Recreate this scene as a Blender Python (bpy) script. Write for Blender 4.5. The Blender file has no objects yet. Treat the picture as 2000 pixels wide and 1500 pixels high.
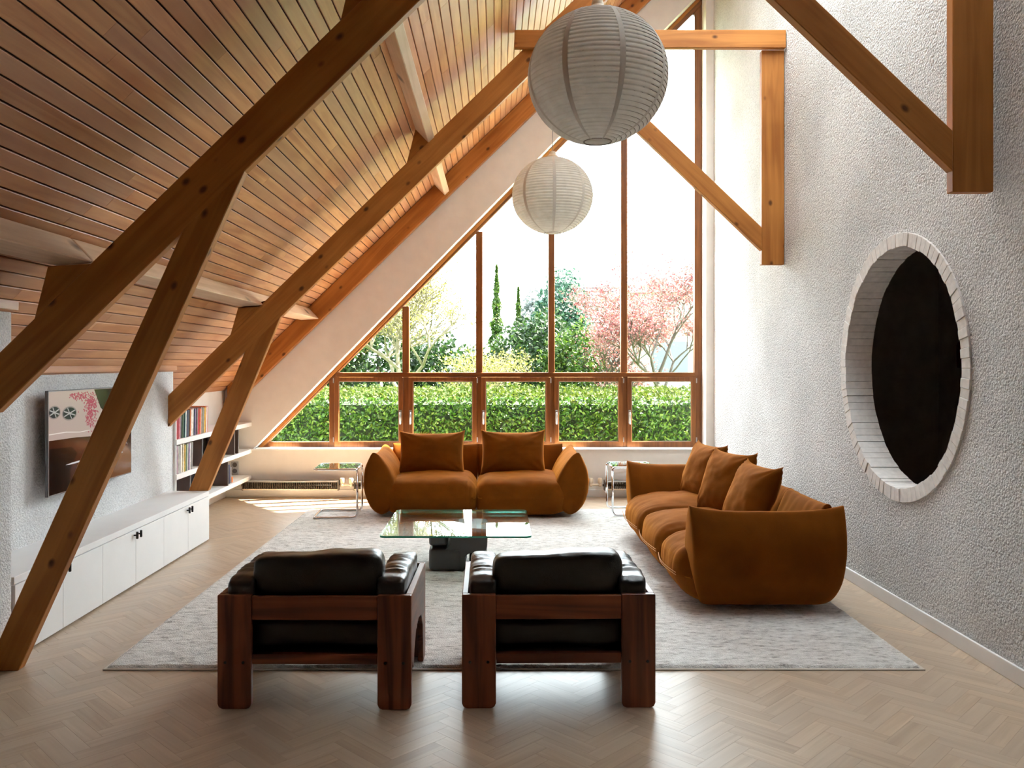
import bpy, bmesh, math, random
from mathutils import Vector, Matrix, noise
import numpy as np

random.seed(7)
sc = bpy.context.scene
COL = sc.collection
PI = math.pi

# ------------------------------------------------------------------ camera, sky, sun, exposure
FPX, EYE, VX, VY = 1650.0, 1.5, 970.0, 710.0          # focal length (px at 2000 wide), eye height, vanishing point
cam_d = bpy.data.cameras.new('camera')
cam = bpy.data.objects.new('camera', cam_d)
COL.objects.link(cam)
cam.location = (0, 0, EYE)
cam.rotation_euler = (PI / 2, 0, 0)
cam_d.sensor_width = 36
cam_d.lens = FPX * 36 / 2000
cam_d.shift_x = (1000 - VX) / 2000
cam_d.shift_y = (VY - 750) / 2000
cam_d.clip_start = 0.05
cam_d.clip_end = 300
sc.camera = cam

SKY = 8.0
world = bpy.data.worlds.new('sky')
sc.world = world
world.use_nodes = True
wn = world.node_tree.nodes
wn['Background'].inputs[0].default_value = (0.87, 0.965, 1.025, 1)
wn['Background'].inputs[1].default_value = SKY

sun_d = bpy.data.lights.new('sun', 'SUN')
sun_d.energy = 60
sun_d.angle = 0.012
sun_d.color = (1.0, 0.90, 0.76)
sun = bpy.data.objects.new('sun', sun_d)
COL.objects.link(sun)
sun.rotation_euler = Vector((-0.958, -0.287, -1.2)).to_track_quat('-Z', 'Y').to_euler()
sun.location = (8, 16, 14)

sc.view_settings.view_transform = 'Standard'
sc.view_settings.look = 'None'
sc.view_settings.exposure = 1.0
sc.view_settings.gamma = 1.0
sc.view_settings.use_curve_mapping = False
sc.cycles.max_bounces = 6
sc.cycles.diffuse_bounces = 4
sc.cycles.glossy_bounces = 3
sc.cycles.transparent_max_bounces = 12
sc.cycles.use_adaptive_sampling = True
sc.cycles.adaptive_threshold = 0.08
sc.cycles.caustics_reflective = False
sc.cycles.caustics_refractive = False
sc.cycles.sample_clamp_indirect = 6.0


# ------------------------------------------------------------------ helpers
def at(px, py, Y):
    """real position of something seen at pixel (px, py) that stands Y metres into the room"""
    return Vector(((px - VX) * Y / FPX, Y, EYE - (py - VY) * Y / FPX))


def srgb(r, g, b):
    def f(c):
        c /= 255.0
        return c / 12.92 if c <= 0.04045 else ((c + 0.055) / 1.055) ** 2.4
    return (f(r), f(g), f(b), 1.0)


class MB:
    """collects vertices and faces of ONE mesh"""
    def __init__(self):
        self.v, self.f, self.m = [], [], []

    def add(self, vs, fs, mi=0):
        o = len(self.v)
        self.v += [tuple(p) for p in vs]
        self.f += [tuple(i + o for i in f) for f in fs]
        self.m += [mi] * len(fs)
        return self

    def box(self, x0, x1, y0, y1, z0, z1, mi=0):
        vs = [(x0, y0, z0), (x1, y0, z0), (x1, y1, z0), (x0, y1, z0), (x0, y0, z1), (x1, y0, z1), (x1, y1, z1), (x0, y1, z1)]
        return self.add(vs, [(0, 3, 2, 1), (4, 5, 6, 7), (0, 1, 5, 4), (1, 2, 6, 5), (2, 3, 7, 6), (3, 0, 4, 7)], mi)

    def prism_xz(self, poly, y0, y1, mi=0):
        n = len(poly)
        vs = [(x, y0, z) for x, z in poly] + [(x, y1, z) for x, z in poly]
        fs = [tuple(range(n)), tuple(range(2 * n - 1, n - 1, -1))]
        fs += [((i + 1) % n, i, n + i, n + (i + 1) % n) for i in range(n)]
        return self.add(vs, fs, mi)

    def prism_xy(self, poly, z0, z1, mi=0):
        n = len(poly)
        vs = [(x, y, z0) for x, y in poly] + [(x, y, z1) for x, y in poly]
        fs = [tuple(range(n - 1, -1, -1)), tuple(range(n, 2 * n))]
        fs += [(i, (i + 1) % n, n + (i + 1) % n, n + i) for i in range(n)]
        return self.add(vs, fs, mi)

    def prism_yz(self, poly, x0, x1, mi=0):
        n = len(poly)
        vs = [(x0, y, z) for y, z in poly] + [(x1, y, z) for y, z in poly]
        fs = [tuple(range(n - 1, -1, -1)), tuple(range(n, 2 * n))]
        fs += [(i, (i + 1) % n, n + (i + 1) % n, n + i) for i in range(n)]
        return self.add(vs, fs, mi)

    def tube(self, path, r, n=10, closed=False, caps=True):
        path = [Vector(p) for p in path]
        k = len(path)
        rs = r if isinstance(r, (list, tuple)) else [r] * k
        rings, prev = [], None
        for i in range(k):
            if closed:
                t = (path[(i + 1) % k] - path[i - 1])
            else:
                t = path[min(i + 1, k - 1)] - path[max(i - 1, 0)]
            if t.length < 1e-9:
                t = Vector((0, 0, 1))
            t.normalize()
            if prev is None:
                u = t.orthogonal().normalized()
            else:
                u = prev - t * prev.dot(t)
                u = u.normalized() if u.length > 1e-6 else t.orthogonal().normalized()
            prev = u
            w = t.cross(u)
            rings.append([path[i] + (u * math.cos(a) + w * math.sin(a)) * rs[i] for a in (2 * PI * j / n for j in range(n))])
        vs = [p for ring in rings for p in ring]
        fs = []
        for i in range(k if closed else k - 1):
            a, b = i * n, ((i + 1) % k) * n
            fs += [(a + j, a + (j + 1) % n, b + (j + 1) % n, b + j) for j in range(n)]
        if caps and not closed:
            fs += [tuple(range(n - 1, -1, -1)), tuple(range((k - 1) * n, k * n))]
        return self.add(vs, fs)

    def lathe(self, prof, n=32, c=(0, 0, 0), axis='z'):
        vs, fs = [], []
        for r, h in prof:
            for j in range(n):
                a = 2 * PI * j / n
                p = (r * math.cos(a), r * math.sin(a), h)
                if axis == 'x':
                    p = (h, p[0], p[1])
                elif axis == 'y':
                    p = (p[0], h, p[1])
                vs.append((p[0] + c[0], p[1] + c[1], p[2] + c[2]))
        for i in range(len(prof) - 1):
            fs += [(i * n + j, i * n + (j + 1) % n, (i + 1) * n + (j + 1) % n, (i + 1) * n + j) for j in range(n)]
        fs += [tuple(range(n - 1, -1, -1)), tuple(range((len(prof) - 1) * n, len(prof) * n))]
        return self.add(vs, fs)


def world_loc(o):
    p = Vector((0, 0, 0))
    while o is not None:
        p += o.location
        o = o.parent
    return p


def O(name, mb, mat, parent=None, smooth=False, bevel=0.0, segs=2, local=False, angle=None, loc=None, rot=None):
    """one mesh object; vertices are given in world space unless local"""
    me = bpy.data.meshes.new(name)
    off = Vector((0, 0, 0)) if (parent is None or local) else world_loc(parent)
    vs = mb.v if off.length == 0 else [(x - off.x, y - off.y, z - off.z) for x, y, z in mb.v]
    me.from_pydata(vs, [], mb.f)
    mats = mat if isinstance(mat, (list, tuple)) else [mat]
    for m in mats:
        me.materials.append(m)
    if len(mats) > 1:
        me.polygons.foreach_set('material_index', mb.m)
    bm = bmesh.new()
    bm.from_mesh(me)
    if bevel > 0:
        ed = [e for e in bm.edges if len(e.link_faces) == 2 and e.calc_face_angle(0) > 0.5]
        bmesh.ops.bevel(bm, geom=ed, offset=bevel, segments=segs, affect='EDGES', profile=0.5, clamp_overlap=True)
    bmesh.ops.recalc_face_normals(bm, faces=bm.faces)
    bm.to_mesh(me)
    bm.free()
    if smooth:
        me.polygons.foreach_set('use_smooth', [True] * len(me.polygons))
        if angle:
            try:
                me.set_sharp_from_angle(angle=angle)
            except Exception:
                pass
    o = bpy.data.objects.new(name, me)
    COL.objects.link(o)
    o.parent = parent
    if loc is not None:
        o.location = loc
    if rot is not None:
        o.rotation_euler = rot
    return o


def raw(name, v, f, mat, parent=None, smooth=False):
    me = bpy.data.meshes.new(name)
    me.from_pydata(v, [], f)
    me.materials.append(mat)
    if smooth:
        me.polygons.foreach_set('use_smooth', [True] * len(me.polygons))
    o = bpy.data.objects.new(name, me)
    COL.objects.link(o)
    o.parent = parent
    return o


def tag(o, label, cat, group=None):
    o['label'] = label
    o['category'] = cat
    if group:
        o['group'] = group
    return o


def thing(name, label, cat, loc=(0, 0, 0), group=None, rotz=0):
    o = bpy.data.objects.new(name, None)
    o.empty_display_size = 0.1
    COL.objects.link(o)
    o.location = loc
    o.rotation_euler = (0, 0, rotz)
    return tag(o, label, cat, group)


def struct(o):
    o['kind'] = 'structure'
    return o


def stuff(o):
    o['kind'] = 'stuff'
    return o


def sempty(name, loc=(0, 0, 0)):
    o = bpy.data.objects.new(name, None)
    o.empty_display_size = 0.1
    COL.objects.link(o)
    o.location = loc
    return struct(o)


def dup(root, loc, rotz=0, label=None, group=None):
    def cp(o, parent):
        c = o.copy()
        COL.objects.link(c)
        c.parent = parent
        for ch in kids[o]:
            cp(ch, c)
        return c
    kids = {}

    def collect(o):
        kids[o] = [c for c in bpy.data.objects if c.parent == o]
        for c in kids[o]:
            collect(c)
    collect(root)
    r = cp(root, None)
    r.location = loc
    r.rotation_euler = (0, 0, rotz)
    if label:
        r['label'] = label
    if group:
        r['group'] = group
    return r


# ------------------------------------------------------------------ materials
def newmat(name):
    m = bpy.data.materials.new(name)
    m.use_nodes = True
    nt = m.node_tree
    b = nt.nodes['Principled BSDF']
    return m, nt, b


def N(nt, typ, **kw):
    n = nt.nodes.new(typ)
    for k, v in kw.items():
        setattr(n, k, v)
    return n


def ramp(nt, fac, stops):
    r = N(nt, 'ShaderNodeValToRGB')
    el = r.color_ramp.elements
    el[0].position, el[0].color = stops[0]
    el[1].position, el[1].color = stops[-1]
    for p, c in stops[1:-1]:
        e = el.new(p)
        e.color = c
    nt.links.new(fac, r.inputs[0])
    return r.outputs[0]


def mixc(nt, fac, a, b, mode='MIX'):
    m = N(nt, 'ShaderNodeMix', data_type='RGBA', blend_type=mode)
    for sock, val in ((m.inputs[0], fac), (m.inputs[6], a), (m.inputs[7], b)):
        if hasattr(val, 'links') or isinstance(val, bpy.types.NodeSocket):
            nt.links.new(val, sock)
        else:
            sock.default_value = val
    return m.outputs[2]


def mth(nt, op, a, b=None, c=None):
    m = N(nt, 'ShaderNodeMath', operation=op)
    for i, v in enumerate((a, b, c)):
        if v is None:
            continue
        if isinstance(v, bpy.types.NodeSocket):
            nt.links.new(v, m.inputs[i])
        else:
            m.inputs[i].default_value = v
    return m.outputs[0]


def bump(nt, b, height, strength, dist):
    bp = N(nt, 'ShaderNodeBump')
    bp.inputs['Strength'].default_value = strength
    bp.inputs['Distance'].default_value = dist
    nt.links.new(height, bp.inputs['Height'])
    nt.links.new(bp.outputs[0], b.inputs['Normal'])


def plain(name, col, rough=0.6, metal=0.0, spec=0.5, var=0.03, scale=8.0, coat=0.0):
    m, nt, b = newmat(name)
    tc = N(nt, 'ShaderNodeTexCoord')
    nz = N(nt, 'ShaderNodeTexNoise')
    nz.inputs['Scale'].default_value = scale
    nz.inputs['Detail'].default_value = 4
    nt.links.new(tc.outputs['Object'], nz.inputs['Vector'])
    lo = tuple(max(0, c * (1 - var * 3)) for c in col[:3]) + (1,)
    hi = tuple(min(1, c * (1 + var * 3)) for c in col[:3]) + (1,)
    nt.links.new(ramp(nt, nz.outputs[0], [(0.3, lo), (0.7, hi)]), b.inputs['Base Color'])
    b.inputs['Roughness'].default_value = rough
    b.inputs['Metallic'].default_value = metal
    b.inputs['Specular IOR Level'].default_value = spec
    if coat:
        b.inputs['Coat Weight'].default_value = coat
    return m


def wood(name, dark, light, axis=0, grain=1.0, rough=0.55, spec=0.3, knots=0.0, tone=0.0, uv=False, tint=None, contrast=(0.35, 0.68)):
    """grain runs along a local axis; each object gets its own offset and tone"""
    m, nt, b = newmat(name)
    tc = N(nt, 'ShaderNodeTexCoord')
    oi = N(nt, 'ShaderNodeObjectInfo')
    geo = N(nt, 'ShaderNodeNewGeometry')
    rnd = oi.outputs['Random']
    if uv:
        s = mth(nt, 'ADD', oi.outputs['Random'], geo.outputs['Random Per Island'])
        rnd = mth(nt, 'FRACT', s)
    offs = N(nt, 'ShaderNodeCombineXYZ')
    nt.links.new(mth(nt, 'MULTIPLY', rnd, 37.0), offs.inputs[0])
    nt.links.new(mth(nt, 'MULTIPLY', rnd, 91.0), offs.inputs[1])
    nt.links.new(mth(nt, 'MULTIPLY', rnd, 53.0), offs.inputs[2])
    add = N(nt, 'ShaderNodeVectorMath', operation='ADD')
    nt.links.new(tc.outputs['UV' if uv else 'Object'], add.inputs[0])
    nt.links.new(offs.outputs[0], add.inputs[1])
    mp = N(nt, 'ShaderNodeMapping')
    sc3 = [22 * grain, 22 * grain, 22 * grain]
    sc3[axis] = 1.3 * grain
    mp.inputs['Scale'].default_value = sc3
    nt.links.new(add.outputs[0], mp.inputs['Vector'])
    n1 = N(nt, 'ShaderNodeTexNoise')
    n1.inputs['Scale'].default_value = 1.0
    n1.inputs['Detail'].default_value = 3
    n1.inputs['Distortion'].default_value = 0.8
    nt.links.new(mp.outputs[0], n1.inputs['Vector'])
    col = ramp(nt, n1.outputs[0], [(contrast[0], dark), (contrast[1], light)])
    # broad soft blotches
    n2 = N(nt, 'ShaderNodeTexNoise')
    n2.inputs['Scale'].default_value = 2.2
    nt.links.new(add.outputs[0], n2.inputs['Vector'])
    col = mixc(nt, 0.35, col, ramp(nt, n2.outputs[0], [(0.35, dark), (0.65, light)]))
    if tone:
        hi = 1 + tone
        v = mth(nt, 'MULTIPLY_ADD', rnd, 2 * tone, 1 - tone)
        cc = N(nt, 'ShaderNodeCombineColor')
        for i in range(3):
            nt.links.new(v, cc.inputs[i])
        col = mixc(nt, 1.0, col, cc.outputs[0], 'MULTIPLY')
        if tint:
            r2 = mth(nt, 'FRACT', mth(nt, 'MULTIPLY', rnd, 17.3))
            col = mixc(nt, mth(nt, 'MULTIPLY', r2, 0.55), col, tint)
    if knots:
        mk = N(nt, 'ShaderNodeMapping')
        ks = [6.5, 6.5, 6.5]
        ks[axis] = 4.2
        mk.inputs['Scale'].default_value = [k * knots for k in ks]
        nt.links.new(add.outputs[0], mk.inputs['Vector'])
        vo = N(nt, 'ShaderNodeTexVoronoi')
        vo.inputs['Scale'].default_value = 1.0
        vo.inputs['Randomness'].default_value = 1.0
        nt.links.new(mk.outputs[0], vo.inputs['Vector'])
        k = ramp(nt, vo.outputs['Distance'], [(0.07, (1, 1, 1, 1)), (0.17, (0, 0, 0, 1))])
        col = mixc(nt, mth(nt, 'MULTIPLY', k, 0.85), col, (dark[0] * 0.16, dark[1] * 0.12, dark[2] * 0.12, 1))
    nt.links.new(col, b.inputs['Base Color'])
    b.inputs['Roughness'].default_value = rough
    b.inputs['Specular IOR Level'].default_value = spec
    return m


def stucco(name, col, scale=55, dist=0.02, strength=0.9, stretch=(1, 1, 1)):
    m, nt, b = newmat(name)
    tc = N(nt, 'ShaderNodeTexCoord')
    mp = N(nt, 'ShaderNodeMapping')
    mp.inputs['Scale'].default_value = stretch
    nt.links.new(tc.outputs['Object'], mp.inputs['Vector'])
    n1 = N(nt, 'ShaderNodeTexNoise')
    n1.inputs['Scale'].default_value = scale
    n1.inputs['Detail'].default_value = 2
    n1.inputs['Distortion'].default_value = 1.0
    nt.links.new(mp.outputs[0], n1.inputs['Vector'])
    vo = N(nt, 'ShaderNodeTexVoronoi', feature='F1')
    vo.inputs['Scale'].default_value = scale * 1.1
    nt.links.new(mp.outputs[0], vo.inputs['Vector'])
    h = mth(nt, 'ADD', n1.outputs[0], mth(nt, 'MULTIPLY', vo.outputs['Distance'], -0.5))
    n2 = N(nt, 'ShaderNodeTexNoise')
    n2.inputs['Scale'].default_value = 1.3
    n2.inputs['Detail'].default_value = 5
    nt.links.new(tc.outputs['Object'], n2.inputs['Vector'])
    lo = tuple(c * 0.80 for c in col[:3]) + (1,)
    c = ramp(nt, n2.outputs[0], [(0.3, lo), (0.62, col)])
    pit_tone = ramp(nt, h, [(0.05, (0.6, 0.6, 0.61, 1)), (0.32, (1, 1, 1, 1))])  # darker in the low spots of the plaster relief
    c = mixc(nt, 0.4, c, pit_tone, 'MULTIPLY')
    nt.links.new(c, b.inputs['Base Color'])
    b.inputs['Roughness'].default_value = 0.85
    b.inputs['Specular IOR Level'].default_value = 0.15
    bump(nt, b, h, strength, dist)
    return m


def glass_pane(name, tint=(0.97, 0.985, 0.98, 1), strength=1.0):
    m, nt, b = newmat(name)
    nt.nodes.remove(b)
    out = nt.nodes['Material Output']
    tr = N(nt, 'ShaderNodeBsdfTransparent')
    tr.inputs[0].default_value = tint
    gl = N(nt, 'ShaderNodeBsdfGlossy')
    gl.inputs['Roughness'].default_value = 0.0
    gl.inputs[0].default_value = (1, 1, 1, 1)
    lw = N(nt, 'ShaderNodeLayerWeight')
    lw.inputs[0].default_value = 0.5
    f5 = mth(nt, 'POWER', lw.outputs['Facing'], 5.0)
    fr = mth(nt, 'MULTIPLY_ADD', f5, 0.96, 0.04)
    mx = N(nt, 'ShaderNodeMixShader')
    nt.links.new(mth(nt, 'MULTIPLY', fr, strength), mx.inputs[0])
    nt.links.new(tr.outputs[0], mx.inputs[1])
    nt.links.new(gl.outputs[0], mx.inputs[2])
    nt.links.new(mx.outputs[0], out.inputs[0])
    return m


def leafmat(name, cols, trans=0.35, rough=0.5):
    m, nt, b = newmat(name)
    out = nt.nodes['Material Output']
    geo = N(nt, 'ShaderNodeNewGeometry')
    st = [(i / (len(cols) - 1), c) for i, c in enumerate(cols)]
    col = ramp(nt, geo.outputs['Random Per Island'], st)
    nt.links.new(col, b.inputs['Base Color'])
    b.inputs['Roughness'].default_value = rough
    b.inputs['Specular IOR Level'].default_value = 0.3
    tl = N(nt, 'ShaderNodeBsdfTranslucent')
    nt.links.new(col, tl.inputs[0])
    mx = N(nt, 'ShaderNodeMixShader')
    mx.inputs[0].default_value = trans
    nt.links.new(b.outputs[0], mx.inputs[1])
    nt.links.new(tl.outputs[0], mx.inputs[2])
    nt.links.new(mx.outputs[0], out.inputs[0])
    return m


def velvet(name, col):
    m, nt, b = newmat(name)
    tc = N(nt, 'ShaderNodeTexCoord')
    n1 = N(nt, 'ShaderNodeTexNoise')
    n1.inputs['Scale'].default_value = 5
    n1.inputs['Detail'].default_value = 3
    nt.links.new(tc.outputs['Object'], n1.inputs['Vector'])
    lo = tuple(c * 0.78 for c in col[:3]) + (1,)
    hi = tuple(min(1, c * 1.15) for c in col[:3]) + (1,)
    nt.links.new(ramp(nt, n1.outputs[0], [(0.3, lo), (0.7, hi)]), b.inputs['Base Color'])
    b.inputs['Roughness'].default_value = 0.85
    b.inputs['Specular IOR Level'].default_value = 0.08
    b.inputs['Sheen Weight'].default_value = 0.7
    b.inputs['Sheen Roughness'].default_value = 0.45
    b.inputs['Sheen Tint'].default_value = srgb(238, 152, 54)
    n2 = N(nt, 'ShaderNodeTexNoise')
    n2.inputs['Scale'].default_value = 260
    nt.links.new(tc.outputs['Object'], n2.inputs['Vector'])
    bump(nt, b, n2.outputs[0], 0.15, 0.003)
    return m


M = {}
M['pine'] = wood('pine_board', srgb(180, 114, 68), srgb(222, 164, 110), axis=1, grain=0.9, rough=0.42, spec=0.35, tone=0.16, tint=srgb(188, 142, 118))
M['beam'] = wood('pine_beam', srgb(156, 94, 38), srgb(200, 134, 66), axis=0, grain=0.8, rough=0.5, spec=0.3, knots=1.25)
M['purlin'] = wood('pale_purlin', srgb(198, 162, 128), srgb(226, 196, 166), axis=1, grain=0.8, rough=0.5, spec=0.3, knots=0.5)
M['frame'] = wood('window_wood', srgb(108, 62, 28), srgb(146, 92, 46), axis=2, grain=1.5, rough=0.4, spec=0.4)
M['floor'] = wood('oak_parquet', srgb(168, 144, 119), srgb(196, 174, 149), axis=0, grain=1.3, rough=0.38, spec=0.5, tone=0.09, uv=True, tint=srgb(184, 166, 146))
M['rosewood'] = wood('rosewood', srgb(72, 34, 22), srgb(158, 92, 60), axis=2, grain=0.75, rough=0.38, spec=0.4, contrast=(0.38, 0.62))
M['rosewood_h'] = wood('rosewood_rail', srgb(72, 34, 22), srgb(158, 92, 60), axis=0, grain=0.75, rough=0.38, spec=0.4, contrast=(0.38, 0.62))
M['rosewood_s'] = wood('rosewood_side', srgb(72, 34, 22), srgb(158, 92, 60), axis=1, grain=0.75, rough=0.38, spec=0.4, contrast=(0.38, 0.62))
M['white'] = plain('white_lacquer', srgb(238, 238, 238), 0.45, var=0.005)
M['plaster'] = plain('smooth_plaster', srgb(232, 228, 222), 0.8, var=0.01, spec=0.2)
M['stucco'] = stucco('rough_plaster_right', srgb(230, 230, 229), 62, 0.02, 0.9)
M['stucco_l'] = stucco('rough_plaster_left', srgb(241, 241, 241), 75, 0.010, 0.8)
M['brick'] = plain('painted_brick', srgb(226, 222, 218), 0.75, var=0.03, scale=25, spec=0.2)
M['dark'] = plain('dark_room_paint', srgb(222, 212, 202), 0.9, spec=0.1)
M['subfloor'] = plain('subfloor', srgb(70, 52, 38), 0.9)
M['deck'] = plain('roof_deck', srgb(66, 40, 24), 0.9)
M['black'] = plain('black_metal', srgb(24, 24, 25), 0.4)
M['tvgrey'] = plain('grey_casing', srgb(100, 100, 102), 0.45)
M['chrome'] = plain('chrome', srgb(225, 225, 228), 0.08, metal=1.0, var=0.0)
M['steel'] = plain('brushed_steel', srgb(190, 188, 185), 0.28, metal=1.0, var=0.01)
M['glass'] = glass_pane('window_glass', strength=0.5)
M['tglass'] = glass_pane('table_glass', (0.86, 0.95, 0.92, 1), 1.25)
M['ceramic'] = plain('dark_grey_base', srgb(58, 58, 58), 0.42, var=0.01, coat=0.1)
M['velvet'] = velvet('rust_velvet', srgb(110, 58, 9))
M['shelfbrown'] = plain('brown_panel', srgb(92, 74, 68), 0.6)
M['raddark'] = plain('radiator_bronze', srgb(92, 82, 70), 0.45, metal=0.3)
M['cream'] = plain('cream_valve', srgb(228, 214, 192), 0.5)
M['socket'] = plain('socket_grey', srgb(176, 178, 178), 0.5)
M['red'] = plain('red_paint', srgb(120, 20, 18), 0.4)
M['seam'] = plain('seam_thread', srgb(196, 140, 80), 0.8)
M['bark'] = plain('bark', srgb(62, 54, 46), 0.9, var=0.08)
M['roof'] = plain('grey_tile', srgb(84, 80, 80), 0.85, var=0.05, scale=3)
M['housewall'] = plain('white_house_wall', srgb(124, 122, 120), 0.9)
M['chimney'] = plain('chimney_brick', srgb(96, 78, 76), 0.9, var=0.05)
M['housewin'] = plain('house_window', srgb(60, 66, 72), 0.2)
M['terrace'] = plain('terrace_paving', srgb(190, 184, 174), 0.9, var=0.04, scale=3)
M['lawn'] = plain('lawn', srgb(92, 120, 54), 0.95, var=0.08, scale=6)


def leather():
    m, nt, b = newmat('black_leather')
    tc = N(nt, 'ShaderNodeTexCoord')
    n1 = N(nt, 'ShaderNodeTexNoise')
    n1.inputs['Scale'].default_value = 9
    n1.inputs['Detail'].default_value = 5
    nt.links.new(tc.outputs['Object'], n1.inputs['Vector'])
    nt.links.new(ramp(nt, n1.outputs[0], [(0.3, srgb(14, 13, 13)), (0.7, srgb(26, 25, 25))]), b.inputs['Base Color'])
    b.inputs['Roughness'].default_value = 0.33
    b.inputs['Specular IOR Level'].default_value = 0.6
    vo = N(nt, 'ShaderNodeTexVoronoi')
    vo.inputs['Scale'].default_value = 260
    nt.links.new(tc.outputs['Object'], vo.inputs['Vector'])
    bump(nt, b, mth(nt, 'ADD', n1.outputs[0], mth(nt, 'MULTIPLY', vo.outputs[0], 0.12)), 0.25, 0.012)
    return m


M['leather'] = leather()


def rugmat():
    m, nt, b = newmat('wool_pile')
    tc = N(nt, 'ShaderNodeTexCoord')
    mp = N(nt, 'ShaderNodeMapping')
    mp.inputs['Scale'].default_value = (16, 44, 20)
    nt.links.new(tc.outputs['Object'], mp.inputs['Vector'])
    n1 = N(nt, 'ShaderNodeTexNoise')
    n1.inputs['Scale'].default_value = 1.0
    n1.inputs['Detail'].default_value = 6
    n1.inputs['Roughness'].default_value = 0.7
    nt.links.new(mp.outputs[0], n1.inputs['Vector'])
    c = ramp(nt, n1.outputs[0], [(0.31, srgb(146, 142, 137)), (0.45, srgb(219, 216, 211)), (0.64, srgb(246, 244, 240))])
    nt.links.new(c, b.inputs['Base Color'])
    b.inputs['Roughness'].default_value = 0.95
    b.inputs['Specular IOR Level'].default_value = 0.05
    b.inputs['Sheen Weight'].default_value = 0.2
    n2 = N(nt, 'ShaderNodeTexNoise')
    n2.inputs['Scale'].default_value = 150
    n2.inputs['Detail'].default_value = 3
    nt.links.new(tc.outputs['Object'], n2.inputs['Vector'])
    bump(nt, b, n2.outputs[0], 0.8, 0.012)
    return m


M['rug'] = rugmat()


def papermat():
    m, nt, b = newmat('lantern_paper')
    out = nt.nodes['Material Output']
    tc = N(nt, 'ShaderNodeTexCoord')
    n1 = N(nt, 'ShaderNodeTexNoise')
    n1.inputs['Scale'].default_value = 14
    n1.inputs['Detail'].default_value = 6
    nt.links.new(tc.outputs['Object'], n1.inputs['Vector'])
    col = ramp(nt, n1.outputs[0], [(0.3, srgb(236, 232, 224)), (0.7, srgb(248, 246, 240))])
    nt.links.new(col, b.inputs['Base Color'])
    b.inputs['Roughness'].default_value = 0.9
    b.inputs['Specular IOR Level'].default_value = 0.1
    tl = N(nt, 'ShaderNodeBsdfTranslucent')
    nt.links.new(col, tl.inputs[0])
    mx = N(nt, 'ShaderNodeMixShader')
    mx.inputs[0].default_value = 0.5
    nt.links.new(b.outputs[0], mx.inputs[1])
    nt.links.new(tl.outputs[0], mx.inputs[2])
    nt.links.new(mx.outputs[0], out.inputs[0])
    return m


M['paper'] = papermat()
M['paperrib'] = plain('paper_rib', srgb(140, 130, 118), 0.9)
M['paperseam'] = plain('paper_seam', srgb(212, 206, 196), 0.9)

# ------------------------------------------------------------------ main dimensions (metres)
XR = 2.443            # right wall
XC = -2.4375          # cabinet front
XT = -2.786           # wall with the television
XN = -3.06            # back of the shelf niche
YF = 9.505            # far wall
YT = 7.276            # end of the television wall
YP = 4.261            # end of the near wall pier
YB = -3.2             # rear wall
SL, CC = 0.97, 4.16   # ceiling: z = SL*x + CC
Y1, Y2, Y3 = 4.12, 7.159, 9.40      # truss planes
SLW, CW = 1.0207, 3.336             # sloped edge of the window opening
ZS = 0.53             # sill
XO = 2.356            # right edge of the window opening


def zc(x):
    return SL * x + CC


# ------------------------------------------------------------------ floor with herringbone blocks
fl = struct(O('floor', MB().box(-3.3, XR + 0.2, YB - 0.2, YF + 0.15, -0.2, -0.004), M['subfloor']))
BW, BL = 0.07, 0.28
nB = 4
blocks = []
c45 = math.cos(PI / 4)
for i in range(-170, 170):
    for j in range(-40, 40):
        ox, oy = i + j * nB, i - j * nB
        for kind, (cx, cy) in ((0, (ox + nB / 2, oy + 0.5)), (1, (ox + nB + 0.5, oy + 1 - nB / 2))):
            u, v = cx * BW, cy * BW
            X = (u - v) * c45
            Y = (u + v) * c45 + 3.0
            if -3.12 < X < XR + 0.12 and YB < Y < YF + 0.1:
                blocks.append((X, Y, PI / 4 if kind == 0 else -PI / 4))


def in_view(x, y):
    px, py = VX + x * FPX / y, VY + EYE * FPX / y
    return -40 < px < 2040 and py < 1530


def seen_floor(b):
    x, y, _ = b
    if y < 2.6 or not in_view(x, y):
        return False
    if -1.85 < x < 2.03 and 4.2 < y < 8.55:
        return False
    return x > XC + 0.02 or y > 7.3


vis = sorted([b for b in blocks if seen_floor(b)], key=lambda b: b[1])
near = set(vis[:300])
hx, hy = BL / 2 - 0.0003, BW / 2 - 0.0003


def blockgeo(x, y, a):
    pts = []
    for sx, sy, z in ((-1, -1, 0), (1, -1, 0), (1, 1, 0), (-1, 1, 0), (-1, -1, -.006), (1, -1, -.006), (1, 1, -.006), (-1, 1, -.006)):
        lx, ly = sx * hx, sy * hy
        pts.append((x + lx * math.cos(a) - ly * math.sin(a), y + lx * math.sin(a) + ly * math.cos(a), z))
    return pts


BF = [(0, 1, 2, 3), (4, 7, 6, 5), (0, 4, 5, 1), (1, 5, 6, 2), (2, 6, 7, 3), (3, 7, 4, 0)]


def uvmap(me, coords):
    uvl = me.uv_layers.new(name='UVMap')
    arr = []
    for p in me.polygons:
        for vi in p.vertices:
            arr += coords[vi]
    uvl.data.foreach_set('uv', arr)


bme = bpy.data.meshes.new('parquet_block')
bv = blockgeo(0, 0, 0)
bme.from_pydata(bv, [], BF)
bme.materials.append(M['floor'])
uvmap(bme, [(p[0], p[1]) for p in bv])
for x, y, a in vis[:300]:
    o = bpy.data.objects.new('parquet_block', bme)
    COL.objects.link(o)
    o.parent = fl
    o.location = (x, y, 0)
    o.rotation_euler = (0, 0, a)
v, f, uv = [], [], []
for b in blocks:
    if b in near:
        continue
    k = len(v)
    v += blockgeo(*b)
    uv += [(p[0], p[1]) for p in bv]
    f += [tuple(i + k for i in q) for q in BF]
rest = raw('parquet_field', v, f, M['floor'], fl)
uvmap(rest.data, uv)
stuff(rest)

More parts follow.
